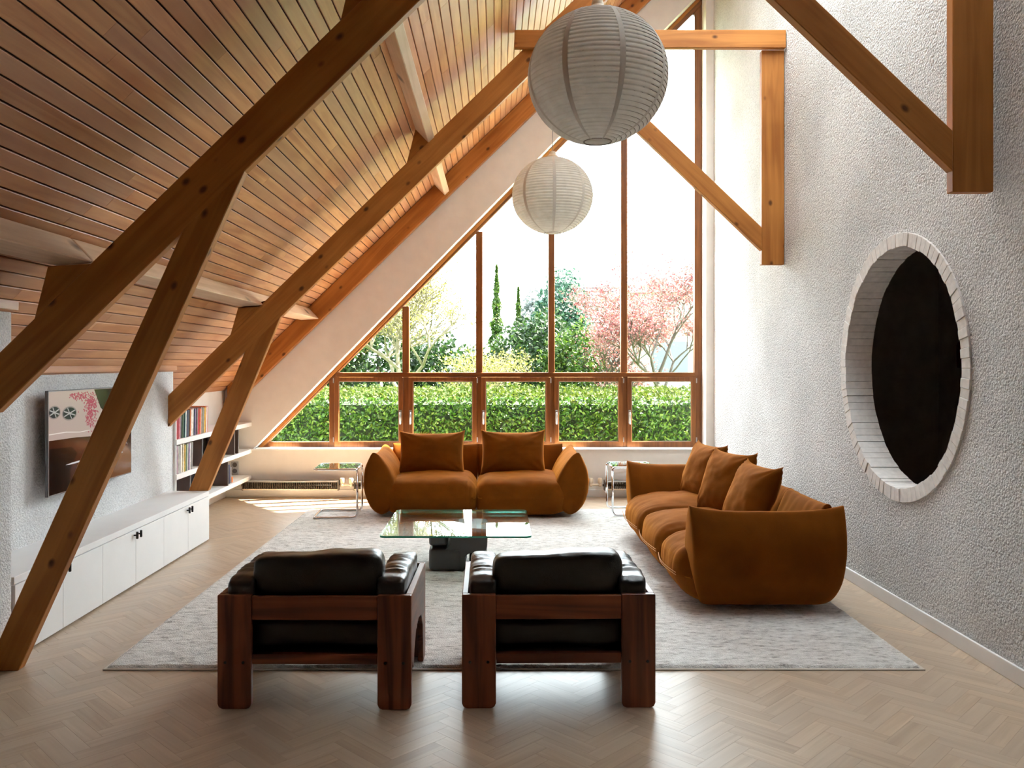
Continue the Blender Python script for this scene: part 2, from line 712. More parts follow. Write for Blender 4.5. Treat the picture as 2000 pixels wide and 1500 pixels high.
# ------------------------------------------------------------------ walls
struct(O('wall_left', MB().box(-3.35, XT, 3.9, YT, 0, zc(XT) + 0.12), M['stucco_l']))
struct(O('wall_left_pier', MB().box(-3.35, -2.443, YB, YP, 0, zc(-2.443) + 0.1), M['stucco_l'], bevel=0.012))
struct(O('wall_niche', MB().box(-3.35, XN, YT, YF, 0, 1.4), M['plaster']))

# far wall with the sloped window opening
outer = [(XN - 0.25, -0.1), (XR + 0.2, -0.1), (XR + 0.2, zc(XR + 0.2) + 0.1), (XN - 0.25, zc(XN - 0.25) + 0.1)]
inner = [((ZS - CW) / SLW, ZS), (XO, ZS), (XO, SLW * XO + CW)]
mb = MB()
vs = []
for y in (YF, YF + 0.36):
    vs += [(x, y, z) for x, z in outer] + [(x, y, z) for x, z in inner]
fr = [(0, 1, 5, 4), (1, 2, 6, 5), (2, 3, 4, 6), (3, 0, 4)]
fs = fr + [tuple(7 + i for i in reversed(q)) for q in fr]
fs += [(0, 7, 8, 1), (1, 8, 9, 2), (2, 9, 10, 3), (3, 10, 7, 0), (4, 5, 12, 11), (5, 6, 13, 12), (6, 4, 11, 13)]
mb.add(vs, fs)
struct(O('wall_far', mb, M['plaster']))
struct(O('trim_1', MB().box(-2.80, XO, YF - 0.025, YF + 0.30, ZS - 0.002, ZS + 0.012), M['white'], bevel=0.003))
struct(O('baseboard_far', MB().box(XN, XR, YF - 0.018, YF, 0, 0.085), M['white'], bevel=0.004))
struct(O('baseboard_niche', MB().box(XN, XN + 0.018, 7.3, YF - 0.02, 0, 0.085), M['white'], bevel=0.004))

# right wall with the round opening
CY, CZ, RI, RO = 5.154, 1.475, 0.731, 0.812
WT = 0.17
NS = 96
angs = sorted([2 * PI * i / NS for i in range(NS)] + [math.atan2(dz, dy) % (2 * PI) for dy in (YB - CY, YF + 0.3 - CY) for dz in (-0.1 - CZ, 6.75 - CZ)])
ringc, ringo = [], []
for a in angs:
    dy, dz = math.cos(a), math.sin(a)
    ringc.append((CY + RO * dy, CZ + RO * dz))
    ts = []
    if abs(dy) > 1e-9:
        ts.append(((YF + 0.3 if dy > 0 else YB) - CY) / dy)
    if abs(dz) > 1e-9:
        ts.append(((6.75 if dz > 0 else -0.1) - CZ) / dz)
    t = min(ts)
    ringo.append((CY + t * dy, CZ + t * dz))
n = len(angs)
vs = []
for x in (XR, XR + WT):
    vs += [(x, y, z) for y, z in ringc] + [(x, y, z) for y, z in ringo]
fs = []
for i in range(n):
    j = (i + 1) % n
    fs += [(i, j, n + j, n + i), (2 * n + i, 3 * n + i, 3 * n + j, 2 * n + j), (i, 2 * n + i, 2 * n + j, j), (n + i, n + j, 3 * n + j, 3 * n + i)]
wr = struct(O('wall_right', MB().add(vs, fs), M['stucco']))
NBK = 92
for k in range(NBK):
    a0, a1 = 2 * PI * (k + 0.012) / NBK, 2 * PI * (k + 0.988) / NBK
    dr, dx = random.uniform(-0.004, 0.004), random.uniform(-0.004, 0.003)
    r0, r1 = RI + dr, RO + 0.002
    poly = [(CY + r * math.cos(a), CZ + r * math.sin(a)) for r, a in ((r0, a0), (r1, a0), (r1, a1), (r0, a1))]
    O('brick', MB().prism_yz(poly, XR - 0.012 + dx, XR + WT), M['brick'], wr, bevel=0.002, segs=1)
struct(O('baseboard_right', MB().box(XR - 0.014, XR, YB, YF - 0.02, 0, 0.083), M['white'], bevel=0.004))

# dark room behind the round opening
DX, DY0, DY1 = 4.5, 1.8, 8.6
mb = MB()
x0, x1, z0, z1 = XR + WT, DX, -0.1, 3.0
vs = [(x0, DY0, z0), (x1, DY0, z0), (x1, DY1, z0), (x0, DY1, z0), (x0, DY0, z1), (x1, DY0, z1), (x1, DY1, z1), (x0, DY1, z1)]
struct(O('wall_hallway', mb.add(vs, [(0, 1, 2, 3), (4, 5, 6, 7), (0, 1, 5, 4), (1, 2, 6, 5), (2, 3, 7, 6)]), M['dark']))
e = thing('fire_extinguisher', 'dark red fire extinguisher on the dark hallway wall behind the round opening', 'extinguisher', (4.40, 7.98, 1.46))
O('cylinder', MB().lathe([(0.045, 1.46), (0.052, 1.475), (0.052, 1.67), (0.042, 1.70), (0.018, 1.715)], 20, (4.40, 7.98, 0)), M['red'], e, smooth=True, angle=0.7)
O('valve', MB().box(4.385, 4.415, 7.965, 7.995, 1.71, 1.745), M['black'], e, bevel=0.004)
O('wall_bracket', MB().box(4.44, 4.5, 7.96, 8.0, 1.55, 1.60), M['black'], e)

# rear wall, behind the camera; dark finish added to cut bounced light
struct(O('wall_rear', MB().prism_xz([(-3.35, -0.1), (XR + 0.2, -0.1), (XR + 0.2, zc(XR + 0.2) + 0.1), (-3.35, zc(-3.35) + 0.1)], YB - 0.25, YB), plain('rear_bounce_cut', srgb(96, 62, 38), 0.6)))

# ------------------------------------------------------------------ ceiling: deck and boards
KX0, KX1, KY0, KY1 = 1.20, 2.28, 3.2, 7.4            # unseen roof window, added high on the slope to brighten the room
ox = (-3.35, XR + 0.2)
oy = (YB - 0.3, YF + 0.42)
vs = []
for dz in (0.02, 0.50):
    vs += [(x, y, zc(x) + dz) for x, y in ((ox[0], oy[0]), (ox[1], oy[0]), (ox[1], oy[1]), (ox[0], oy[1]), (KX0, KY0), (KX1, KY0), (KX1, KY1), (KX0, KY1))]
q4 = [(0, 1, 5, 4), (1, 2, 6, 5), (2, 3, 7, 6), (3, 0, 4, 7)]
fs = [tuple(reversed(q)) for q in q4] + [tuple(8 + i for i in q) for q in q4]
fs += [(i, (i + 1) % 4, 8 + (i + 1) % 4, 8 + i) for i in range(4)] + [(4 + i, 12 + i, 12 + (i + 1) % 4, 4 + (i + 1) % 4) for i in range(4)]
ce = struct(O('ceiling', MB().add(vs, fs), M['deck']))
w3 = sempty('added_roof_window', ((KX0 + KX1) / 2, KY0, zc(KX0)))
for k in range(4):
    ya, yb = KY0 + (KY1 - KY0) * k / 4, KY0 + (KY1 - KY0) * (k + 1) / 4
    O('pane', MB().add([(KX0, ya, zc(KX0) + 0.38), (KX1, ya, zc(KX1) + 0.38), (KX1, yb, zc(KX1) + 0.38), (KX0, yb, zc(KX0) + 0.38)], [(0, 1, 2, 3)]), M['glass'], w3)
    if k:
        O('mullion', MB().prism_xz([(KX0, zc(KX0) + 0.30), (KX1, zc(KX1) + 0.30), (KX1, zc(KX1) + 0.40), (KX0, zc(KX0) + 0.40)], ya - 0.03, ya + 0.03), M['white'], w3)
O('lining', MB().add([(x, y, zc(x) + dz) for dz in (0.0, 0.49) for x, y in ((KX0 + .004, KY0 + .004), (KX1 - .004, KY0 + .004), (KX1 - .004, KY1 - .004), (KX0 + .004, KY1 - .004))], [(i, (i + 1) % 4, 4 + (i + 1) % 4, 4 + i) for i in range(4)]), M['white'], w3)
PITCH = 0.0585
ang = math.atan(SL)
bw = PITCH / math.cos(ang)
board_rest = MB()


def board(xa, ya, yb):
    """board whose lower edge sits at x = xa on the ceiling slope; local x runs up the slope, local y along the board"""
    m_ = MB()
    g = 0.0035
    w, t, c = bw - g, 0.016, 0.003
    L = yb - ya - 0.0015
    prof = [(g, c), (g + c, 0), (w - c, 0), (w, c), (w, t), (g, t)]
    vs = [(x, y, z) for y in (0, L) for x, z in prof]
    m_.add(vs, [tuple(range(6)), tuple(range(11, 5, -1))] + [((i + 1) % 6, i, 6 + i, 6 + (i + 1) % 6) for i in range(6)])
    return m_


row = 0
xa = -3.06
while xa < XR:
    y = 2.35 + random.uniform(-1.0, 0.2)
    vis_row = xa < 0.92
    y0 = YB if not vis_row else None
    if not vis_row:
        segs = [(YB, YF)] if (xa + PITCH < KX0 or xa > KX1) else [(YB, KY0), (KY1, YF)]
    else:
        segs = []
        y = 2.3
        first = True
        while y < YF - 0.02:
            L = random.uniform(0.7, 3.0) if first else random.uniform(2.0, 3.8)
            first = False
            ye = min(YF, y + L)
            if YF - ye < 0.7:
                ye = YF
            segs.append((y, ye))
            y = ye
    for (a, b) in segs:
        m_ = board(xa, a, b)
        if vis_row:
            O('ceiling_board', m_, M['pine'], ce, local=True, loc=(xa, a, zc(xa)), rot=(0, -ang, 0))
        else:
            R = Matrix.Rotation(-ang, 3, 'Y')
            board_rest.add([tuple(R @ Vector(p) + Vector((xa, a, zc(xa)))) for p in m_.v], m_.f)
    if vis_row:
        m_ = board(xa, YB, 2.3)
        R = Matrix.Rotation(-ang, 3, 'Y')
        board_rest.add([tuple(R @ Vector(p) + Vector((xa, YB, zc(xa)))) for p in m_.v], m_.f)
    xa += PITCH
    row += 1
stuff(raw('ceiling_board_field', board_rest.v, board_rest.f, M['pine'], ce))

# trim boards where the ceiling meets the left walls
struct(O('trim_2', MB().prism_xz([(XT - 0.02, zc(XT) - 0.035), (XT + 0.03, zc(XT + 0.03) - 0.045), (XT + 0.03, zc(XT + 0.03) - 0.002), (XT - 0.02, zc(XT) - 0.002)], YP, YT + 0.01), M['pine'], bevel=0.003))
struct(O('trim_3', MB().prism_xz([(-2.463, zc(-2.443) - 0.04), (-2.415, zc(-2.415) - 0.05), (-2.415, zc(-2.415) - 0.002), (-2.463, zc(-2.443) - 0.01)], YB, YP + 0.01), M['pine'], bevel=0.003))


# ------------------------------------------------------------------ trusses and purlins
def timber(name, poly, y0, th, mat, parent, bev=0.004):
    """plank cut to a polygon in the x-z plane; local x follows its first edge so that the grain runs along it"""
    p0, p1 = poly[0], poly[1]
    a = math.atan2(p1[1] - p0[1], p1[0] - p0[0])
    ca, sa = math.cos(a), math.sin(a)
    loc = [((x - p0[0]) * ca + (z - p0[1]) * sa, -(x - p0[0]) * sa + (z - p0[1]) * ca) for x, z in poly]
    m_ = MB().prism_xz(loc, 0, th)
    off = world_loc(parent) if parent else Vector((0, 0, 0))
    return O(name, m_, mat, parent, bevel=bev, segs=1, local=True, loc=(p0[0] - off.x, y0 - off.y, p0[1] - off.z), rot=(0, -a, 0))


def rafter(parent, xa, xb, s, c, h, y, th):
    return timber('rafter', [(xa, s * xa + c - h), (xb, s * xb + c - h), (xb, s * xb + c), (xa, s * xa + c)], y, th, M['beam'], parent)


RS = 0.975
for idx, (Y, c, h, lab) in enumerate(((Y1, 3.918, 0.28, 'dark pine roof truss nearest the camera, its strut reaching the parquet floor'),
                                      (Y2, 3.944, 0.265, 'orange pine roof truss whose strut stands on the white countertop'))):
    th = 0.06
    foot = (-2.33, 0) if idx == 0 else (-2.445, 0.42)
    t = thing('roof_truss', lab, 'truss', (foot[0], Y, foot[1]))
    zb = lambda x: RS * x + c - h
    if idx == 0:
        rafter(t, -2.443, 2.30, RS, c, h, Y, th)
        xl, xr = -1.528, -1.2227
        timber('strut', [(-2.334, 0.0), (xr, zb(xr) + 0.01), (xl, zb(xl) + 0.01), (-2.441, 0.12), (-2.441, 0.0)], Y, th, M['beam'], t)
    else:
        rafter(t, XT, 2.30, RS, c, h, Y, th)
        xl, xr = -2.128, -1.828
        timber('strut', [(-2.445, 0.42), (xr, zb(xr) + 0.01), (xl, zb(xl) + 0.01), (-2.612, 0.42)], Y, th, M['beam'], t)
    zt = lambda x: RS * x + c
    timber('purlin_cleat', [(-2.262, zt(-2.262) - 0.01), (-1.97, zt(-1.97) - 0.01), (-1.985, 1.988), (-2.192, 1.976)], Y + 0.004, th - 0.008, M['beam'], t)
    timber('purlin_cleat', [(-0.766, zt(-0.766) - 0.01), (-0.545, zt(-0.545) - 0.01), (-0.552, zt(-0.552) + 0.004), (-0.69, zc(-0.69) - 0.005)], Y + 0.004, th - 0.008, M['beam'], t)
    timber('collar_tie', [(0.15, 4.157), (2.435, 4.157), (2.435, 4.307), (0.15, 4.307)], Y - 0.055, 0.055, M['beam'], t)
    px0, px1 = (2.225, 2.425) if idx == 0 else (2.247, 2.438)
    timber('hanging_post', [(px0, 2.338), (px0, 4.157), (px1, 4.157), (px1, 2.338)], Y, th, M['beam'], t)
    x2 = px0 + 0.002
    zl = 2.438 if idx == 0 else 2.456
    bl = lambda x: zl - 0.955 * (x - x2)
    timber('brace', [(0.66, bl(0.66)), (x2, zl), (x2, zl + 0.197), (0.66, bl(0.66) + 0.197)], Y, th, M['beam'], t)

g = tag(timber('gable_rafter', [(-3.0, RS * -3.0 + 3.894), (2.43, RS * 2.43 + 3.894), (2.43, zc(2.43) - 0.004), (-3.0, zc(-3.0) - 0.004)], Y3, 0.10, M['beam'], None),
        'knotty orange pine rafter lying against the white gable wall', 'beam')
# lower purlin in two lengths, upper purlin in two lengths
LP = [(-2.189, 1.982), (-1.975, 1.996), (-2.095, 2.124), (-2.21, 2.012)]
for (a, b, lab) in ((2.0, Y1 + 0.03, 'pale low purlin with a butt joint above the nearest truss, left end'),
                    (Y1 + 0.034, Y3 + 0.02, 'pale low purlin running from the nearest truss to the gable rafter')):
    tag(O('purlin', MB().prism_xz(LP, a, b), M['purlin'], bevel=0.022, segs=3), lab, 'beam')
na = Vector((1, SL)).normalized()
nb = Vector((SL, -1)).normalized()
p0 = Vector((-0.69, zc(-0.69) - 0.003))
UP = [p0 + nb * 0.162, p0 + nb * 0.162 + na * 0.072, p0 + na * 0.072, p0]
for (a, b, lab) in ((2.0, Y2 + 0.03, 'upper purlin crossing the boarded ceiling between the two trusses'),
                    (Y2 + 0.034, Y3 + 0.02, 'short upper purlin between the middle truss and the gable rafter')):
    tag(O('purlin', MB().prism_xz([tuple(q) for q in UP], a, b), M['purlin'], bevel=0.005, segs=1), lab, 'beam')

# ------------------------------------------------------------------ far window
YW = 9.735
KW = FPX / 9.72
wx = lambda px: (px - VX) / KW
wz = lambda py: EYE - (py - VY) / KW
w1 = sempty('window_1', (0, YW, ZS))
D0, D1 = YW - 0.035, YW + 0.045
sl = lambda x: SLW * x + CW                      # outer slope
FWv = 0.125                                      # vertical width of the sloped frame member
xa, xb = (ZS - CW) / SLW, XO
O('frame_sill', MB().prism_xz([(xa, ZS), (xb, ZS), (xb, wz(863)), ((wz(863) - CW) / SLW, wz(863))], D0, D1), M['frame'], w1, bevel=0.004, segs=1)
timber('frame_slope', [(xa + 0.02, sl(xa + 0.02) - FWv + 0.06), (xb, sl(xb) - FWv), (xb, sl(xb)), (xa, sl(xa))], D0 - 0.012, D1 - D0 + 0.012, wood('window_wood_slope', srgb(108, 62, 28), srgb(146, 92, 46), axis=0, grain=1.5, rough=0.4, spec=0.4), w1)
timber('frame_slope_lip', [(xa + 0.06, sl(xa + 0.06) - FWv * 0.45), (xb - 0.02, sl(xb - 0.02) - FWv * 0.45), (xb - 0.02, sl(xb - 0.02) - 0.005), (xa + 0.02, sl(xa + 0.02) - 0.005)], D0 - 0.03, 0.02, M['beam'], w1, bev=0.003)
O('frame_jamb', MB().box(wx(1356), xb, D0, D1, wz(863), sl(xb) - 0.02), M['frame'], w1, bevel=0.004, segs=1)
mull = [(786, 799.5), (929.5, 942.5), (1071, 1083), (1212.5, 1225)]
for a, b in mull:
    O('mullion', MB().box(wx(a), wx(b), D0, D1, wz(863) - 0.01, sl(wx(a)) - FWv * 0.6), M['frame'], w1, bevel=0.004, segs=1)
O('mullion', MB().box(wx(643.5), wx(655), D0, D1, wz(863) - 0.01, wz(727)), M['frame'], w1, bevel=0.004, segs=1)
zr0, zr1 = wz(737), wz(727.5)
O('transom', MB().box((zr0 - CW) / SLW + 0.1, wx(1357), D0 - 0.006, D1, zr0, zr1), wood('window_wood_rail', srgb(108, 62, 28), srgb(146, 92, 46), axis=0, grain=1.5, rough=0.4), w1, bevel=0.004, segs=1)
# fixed upper panes and the small triangle
edges = [645, 786, 799.5, 929.5, 942.5, 1071, 1083, 1212.5, 1225, 1356]
for k in range(5):
    a, b = wx(edges[2 * k]), wx(edges[2 * k + 1])
    lo = zr1
    if k == 0:
        a = (lo - CW + FWv) / SLW
        poly = [(a, lo), (b, lo), (b, sl(b) - FWv)]
    else:
        poly = [(a, lo), (b, lo), (b, sl(b) - FWv), (a, sl(a) - FWv)]
    pn = O('pane', MB().prism_xz(poly, YW + 0.003, YW + 0.009), M['glass'], w1)
b = wx(643.5)
O('pane', MB().prism_xz([((wz(863) - CW + FWv) / SLW, wz(863)), (b, wz(863)), (b, sl(b) - FWv)], YW + 0.003, YW + 0.009), M['glass'], w1)
# opening casements
sashes = [(654, 788, 'r'), (798.5, 931.5, 'l'), (940, 1074.5, 'l'), (1082, 1216, 'l'), (1224, 1358, 'l')]
for (a, b, hs) in sashes:
    x0, x1 = wx(a), wx(b)
    z0, z1 = wz(873), wz(736)
    sw, sb = 0.052, 0.066
    y0, y1 = D0 - 0.022, D0 + 0.03
    m_ = MB()
    vs = [(x, y, z) for y in (y0, y1) for x, z in ((x0, z0), (x1, z0), (x1, z1), (x0, z1), (x0 + sw, z0 + sb), (x1 - sw, z0 + sb), (x1 - sw, z1 - sw), (x0 + sw, z1 - sw))]
    q = [(0, 1, 5, 4), (1, 2, 6, 5), (2, 3, 7, 6), (3, 0, 4, 7)]
    fs = q + [tuple(8 + i for i in reversed(f_)) for f_ in q] + [(i, 8 + i, 8 + (i + 1) % 4, (i + 1) % 4) for i in range(4)] + [(4 + i, 4 + (i + 1) % 4, 12 + (i + 1) % 4, 12 + i) for i in range(4)]
    s_ = O('casement', m_.add(vs, fs), M['frame'], w1, bevel=0.004, segs=1)
    O('pane', MB().box(x0 + sw - 0.005, x1 - sw + 0.005, YW - 0.03, YW - 0.024, z0 + sb - 0.005, z1 - sw + 0.005), M['glass'], s_)
    gb = MB()
    for (xa_, xb_, za_, zb_) in ((x0 + sw, x1 - sw, z0 + sb, z0 + sb + 0.007), (x0 + sw, x1 - sw, z1 - sw - 0.007, z1 - sw), (x0 + sw, x0 + sw + 0.007, z0 + sb, z1 - sw), (x1 - sw - 0.007, x1 - sw, z0 + sb, z1 - sw)):
        gb.box(xa_, xb_, YW - 0.034, YW - 0.031, za_, zb_)
    O('glazing_bead', gb, M['steel'], s_)
    hx_ = x1 - 0.028 if hs == 'r' else x0 + 0.024
    hz = wz(814)
    h_ = O('handle', MB().box(hx_ - 0.013, hx_ + 0.013, y0 - 0.012, y0, hz - 0.075, hz + 0.08), M['steel'], s_, bevel=0.004)
    m_ = MB().tube([(hx_, y0 - 0.01, hz + 0.05), (hx_, y0 - 0.045, hz + 0.05), (hx_, y0 - 0.05, hz + 0.04), (hx_, y0 - 0.05, hz - 0.08)], 0.009, 8)
    O('lever', m_, M['steel'], s_, smooth=True)
    hgx = x0 - 0.006 if hs == 'r' else x1 + 0.004
    for hz_ in (z0 + 0.06, z1 - 0.07):
        O('hinge', MB().lathe([(0.007, hz_), (0.007, hz_ + 0.055)], 10, (hgx, y0 - 0.003, 0)), M['steel'], s_)

# ------------------------------------------------------------------ radiators, socket
def radiator(x0, x1, lab):
    t = thing('convector_radiator', lab, 'radiator', (x0, 9.36, 0.09))
    y0, y1 = 9.36, 9.45
    O('top_grille', MB().box(x0, x1, y0, y1, 0.185, 0.20), M['steel'], t, bevel=0.003)
    O('bottom_rail', MB().box(x0, x1, y0, y1, 0.098, 0.108), M['cream'], t, bevel=0.002)
    O('pipe', MB().tube([(x0 - 0.02, 9.405, 0.145), (x1 + 0.02, 9.405, 0.145)], 0.013, 10), M['raddark'], t, smooth=True)
    m_ = MB()
    k = int((x1 - x0) / 0.02)
    for i in range(k):
        x = x0 + 0.01 + i * (x1 - x0 - 0.02) / (k - 1)
        m_.box(x - 0.002, x + 0.002, y0 + 0.004, y1, 0.108, 0.185)
    stuff(O('fins', m_, M['raddark'], t))
    m2 = MB()
    m2.box(x0 - 0.004, x0 + 0.004, y0, y1, 0.09, 0.20)
    O('end_plate', m2, M['raddark'], t)
    O('end_plate', MB().box(x1 - 0.004, x1 + 0.004, y0, y1, 0.09, 0.20), M['raddark'], t)
    for bx in (x0 + 0.25, x1 - 0.25):
        O('wall_bracket', MB().box(bx - 0.015, bx + 0.015, y1, YF - 0.018, 0.12, 0.18), M['raddark'], t)
    return t


radiator(-2.82, -1.76, 'low bronze convector radiator under the white shelf end')
radiator(-1.58, 1.0, 'long low bronze convector radiator behind the two-seat sofa')
radiator(1.2, 2.30, 'low bronze convector radiator beside the right side table')
for (vx, lab) in ((-1.67, 'cream radiator valve between the two left radiators'), (1.1, 'cream radiator valve right of the two-seat sofa')):
    t = thing('radiator_valve', lab, 'valve', (vx, 9.40, 0.14))
    O('valve_body', MB().lathe([(0.012, vx - 0.07), (0.022, vx - 0.06), (0.022, vx - 0.04), (0.012, vx - 0.035), (0.012, vx + 0.035), (0.022, vx + 0.04), (0.022, vx + 0.06), (0.012, vx + 0.07)], 14, (0, 9.405, 0.15), axis='x'), M['cream'], t, smooth=True, angle=0.6)
    for s in (-1, 1):
        O('thermostat_knob', MB().lathe([(0.02, 0.165), (0.026, 0.175), (0.026, 0.215), (0.02, 0.225)], 16, (vx + 0.05 * s, 9.405, 0)), M['cream'], t, smooth=True, angle=0.6)

s = thing('wall_socket', 'grey double wall socket low on the far wall beside the shelves', 'socket', (-2.94, YF, 0.26))
O('plate', MB().box(-2.985, -2.90, YF - 0.012, YF, 0.255, 0.40), M['socket'], s, bevel=0.004)
for z in (0.293, 0.362):
    O('outlet', MB().lathe([(0.026, YF - 0.016), (0.026, YF - 0.012), (0.019, YF - 0.0125)], 20, (-2.942, 0, z), axis='y'), M['tvgrey'], s)

# ------------------------------------------------------------------ low cabinets, countertop, shelves
ct = tag(O('countertop', MB().box(XT - 0.004, XC - 0.0, YP + 0.006, 7.163, 0.381, 0.42), M['white'], bevel=0.002, segs=1),
         'long white countertop on the low cabinets under the television', 'countertop')
unit_y = [(4.275, 5.227), (5.227, 6.188), (6.188, 7.163)]
ulab = ['white low cabinet nearest the camera, behind the foot of the near strut', 'white two-door low cabinet with black knobs, middle of the three', 'white two-door low cabinet with black knobs at the far end']
for (a, b), lab in zip(unit_y, ulab):
    t = thing('low_cabinet', lab, 'cabinet', (XC - 0.17, (a + b) / 2, 0), group='white cabinets under the television')
    O('body', MB().box(XT + 0.002, XC - 0.022, a + 0.001, b - 0.001, 0.0, 0.380), M['white'], t)
    md = (a + b) / 2
    for k, (p, q) in enumerate(((a, md), (md, b))):
        d = O('door', MB().box(XC - 0.021, XC, p + 0.0015, q - 0.0015, 0.012, 0.376), M['white'], t, bevel=0.0012, segs=1)
        ky = (md - 0.03) if k == 0 else (md + 0.03)
        kn = MB().lathe([(0.005, XC), (0.005, XC + 0.018), (0.005, XC + 0.02)], 10, (0, ky, 0.345), axis='x')
        ko = O('knob_stem', kn, M['black'], d)
        O('knob', MB().lathe([(0.006, 0.322), (0.008, 0.325), (0.008, 0.366), (0.006, 0.369)], 12, (XC + 0.023, ky, 0)), M['black'], d, smooth=True, angle=0.6)

XS = -2.755
for zb_, lab in ((0.20, 'lowest white shelf running to the far wall'), (0.495, 'middle white shelf holding pale record sleeves'), (0.797, 'top white shelf holding colourful record sleeves')):
    tag(O('wall_shelf', MB().box(XN, XS, YT + 0.002 if zb_ > 0.3 else 7.19, YF - 0.002, zb_, zb_ + 0.045), M['white'], bevel=0.002, segs=1), lab, 'shelf', 'white niche shelves')
tag(O('niche_cheek', MB().box(XN, XS - 0.01, YT, YT + 0.02, 0.0, 1.2), M['white']), 'white end panel of the shelf niche behind the television wall', 'panel')

ordinal = ['first', 'second', 'third', 'fourth', 'fifth', 'sixth', 'seventh', 'eighth', 'ninth', 'tenth', 'eleventh', 'twelfth', 'thirteenth', 'fourteenth', 'fifteenth', 'sixteenth', 'seventeenth', 'eighteenth', 'nineteenth', 'twentieth', 'twenty-first', 'twenty-second', 'twenty-third', 'twenty-fourth', 'twenty-fifth', 'twenty-sixth', 'twenty-seventh', 'twenty-eighth', 'twenty-ninth', 'thirtieth']
# brown dividers
for (y, z0, z1, lab) in ((7.91, 0.541, 0.796, 'brown divider right of the pale record sleeves on the middle shelf'),
                         (8.885, 0.541, 0.796, 'tall brown divider near the far end of the middle shelf'),
                         (9.02, 0.541, 0.796, 'last brown divider on the middle shelf by the window'),
                         (7.60, 0.246, 0.494, 'brown divider on the lowest shelf near the countertop'),
                         (8.67, 0.246, 0.494, 'brown divider on the lowest shelf beside the wall socket')):
    t = thing('shelf_divider', lab, 'divider', (XS - 0.15, y, z0), group='brown shelf dividers')
    O('panel', MB().box(XN + 0.002, XS - 0.008, y, y + 0.02, z0, z1), M['shelfbrown'], t)
    O('edge_strip', MB().box(XS - 0.008, XS - 0.003, y, y + 0.02, z0, z1), M['tvgrey'], t)
tag(O('back_panel', MB().box(XN, XN + 0.012, 7.72, 8.88, 0.541, 0.796), M['black']), 'black back panel of the middle shelf', 'panel')
tag(O('back_panel', MB().box(XN, XN + 0.012, 7.30, 8.66, 0.246, 0.494), M['black']), 'black back panel of the lowest shelf', 'panel')

top_cols = ['crimson', 'crimson', 'crimson', 'pink', 'grey', 'green', 'black', 'teal', 'white', 'navy', 'black', 'orange', 'brown', 'white', 'white', 'navy', 'lilac', 'grey', 'red', 'orange', 'mauve', 'olive', 'grey', 'yellow', 'orange', 'white', 'red']
mid_cols = ['black', 'mauve', 'white', 'grey', 'white', 'cream', 'cream', 'yellow', 'olive', 'green', 'white', 'grey', 'lilac', 'white', 'grey', 'white']
CV = dict(crimson=(170, 40, 60), pink=(214, 120, 140), grey=(128, 126, 128), green=(70, 110, 80), black=(30, 30, 32), teal=(70, 120, 120), white=(228, 226, 220), navy=(44, 52, 84), orange=(208, 110, 46), brown=(110, 76, 54), lilac=(160, 140, 176), red=(176, 34, 40), mauve=(178, 150, 164), olive=(120, 116, 70), yellow=(206, 170, 70), cream=(226, 214, 190))
SM = {k: plain('sleeve_' + k, srgb(*c_), 0.5, var=0.08, scale=30) for k, c_ in CV.items()}


def sleeve_row(cols, ya, yb, z, shelf):
    n_ = len(cols)
    wts = [random.uniform(0.7, 1.3) for _ in cols]
    tot = sum(wts)
    y = ya
    for k, (c_, w_) in enumerate(zip(cols, wts)):
        th = (yb - ya) * w_ / tot
        hgt = random.uniform(0.236, 0.25)
        lean = 0.0 if k < 3 else 0.02 + 0.05 * k / n_
        x0, x1 = XN + 0.014, XS - 0.012 - random.uniform(0, 0.012)
        t_ = th * 0.93
        vs = [(x, yy + (lean * hgt if zz > z else 0), zz) for zz in (z, z + hgt) for x, yy in ((x0, y), (x1, y), (x1, y + t_), (x0, y + t_))]
        vs = [(x, min(yy, 9.4), zz) for x, yy, zz in vs]
        m_ = MB().add([(x, yy - 0.0, zz) for x, yy, zz in vs], [(0, 3, 2, 1), (4, 5, 6, 7), (0, 1, 5, 4), (1, 2, 6, 5), (2, 3, 7, 6), (3, 0, 4, 7)])
        tag(O('record_sleeve', m_, SM[c_], bevel=0.0015, segs=1), f'{c_} record sleeve, {ordinal[k]} from the left on the {shelf} shelf', 'record', f'records on the {shelf} shelf')
        y += th


sleeve_row(top_cols, YT + 0.025, 8.12, 0.8425, 'top')
sleeve_row(mid_cols, YT + 0.025, 7.72, 0.5405, 'middle')
for (y, w_, h_, c_, lab) in ((8.80, 0.03, 0.20, 'navy', 'dark blue book standing by the wall socket'), (8.84, 0.035, 0.17, 'grey', 'grey book standing by the wall socket'), (8.885, 0.04, 0.06, 'orange', 'small orange book lying by the wall socket')):
    tag(O('book', MB().box(XN + 0.05, XS - 0.03, y, y + w_, 0.2455, 0.2455 + h_), SM[c_], bevel=0.003), lab, 'book')
tag(O('box', MB().box(XS - 0.1, XS - 0.02, 7.92, 8.0, 0.2455, 0.29), SM['red'], bevel=0.004), 'small red box behind the foot of the far strut', 'box')

# ------------------------------------------------------------------ television
TX, TY0, TY1, TZ0, TZ1 = -2.70, 5.088, 6.248, 0.692, 1.334
tv = thing('television', 'flat television mounted on the rough white wall behind the near strut', 'television', (XT, (TY0 + TY1) / 2, TZ0))
O('casing', MB().box(TX - 0.022, TX - 0.0015, TY0, TY1, TZ0, TZ1), M['tvgrey'], tv, bevel=0.002, segs=1)
O('wall_mount', MB().box(XT, TX - 0.022, TY0 + 0.35, TY1 - 0.35, TZ0 + 0.18, TZ1 - 0.18), M['black'], tv)


def print_mat(name, col, e=0.22):
    m, nt, b = newmat(name)
    b.inputs['Base Color'].default_value = tuple(c_ * 0.25 for c_ in col[:3]) + (1,)
    b.inputs['Roughness'].default_value = 0.12
    b.inputs['Emission Color'].default_value = col
    b.inputs['Emission Strength'].default_value = e
    return m


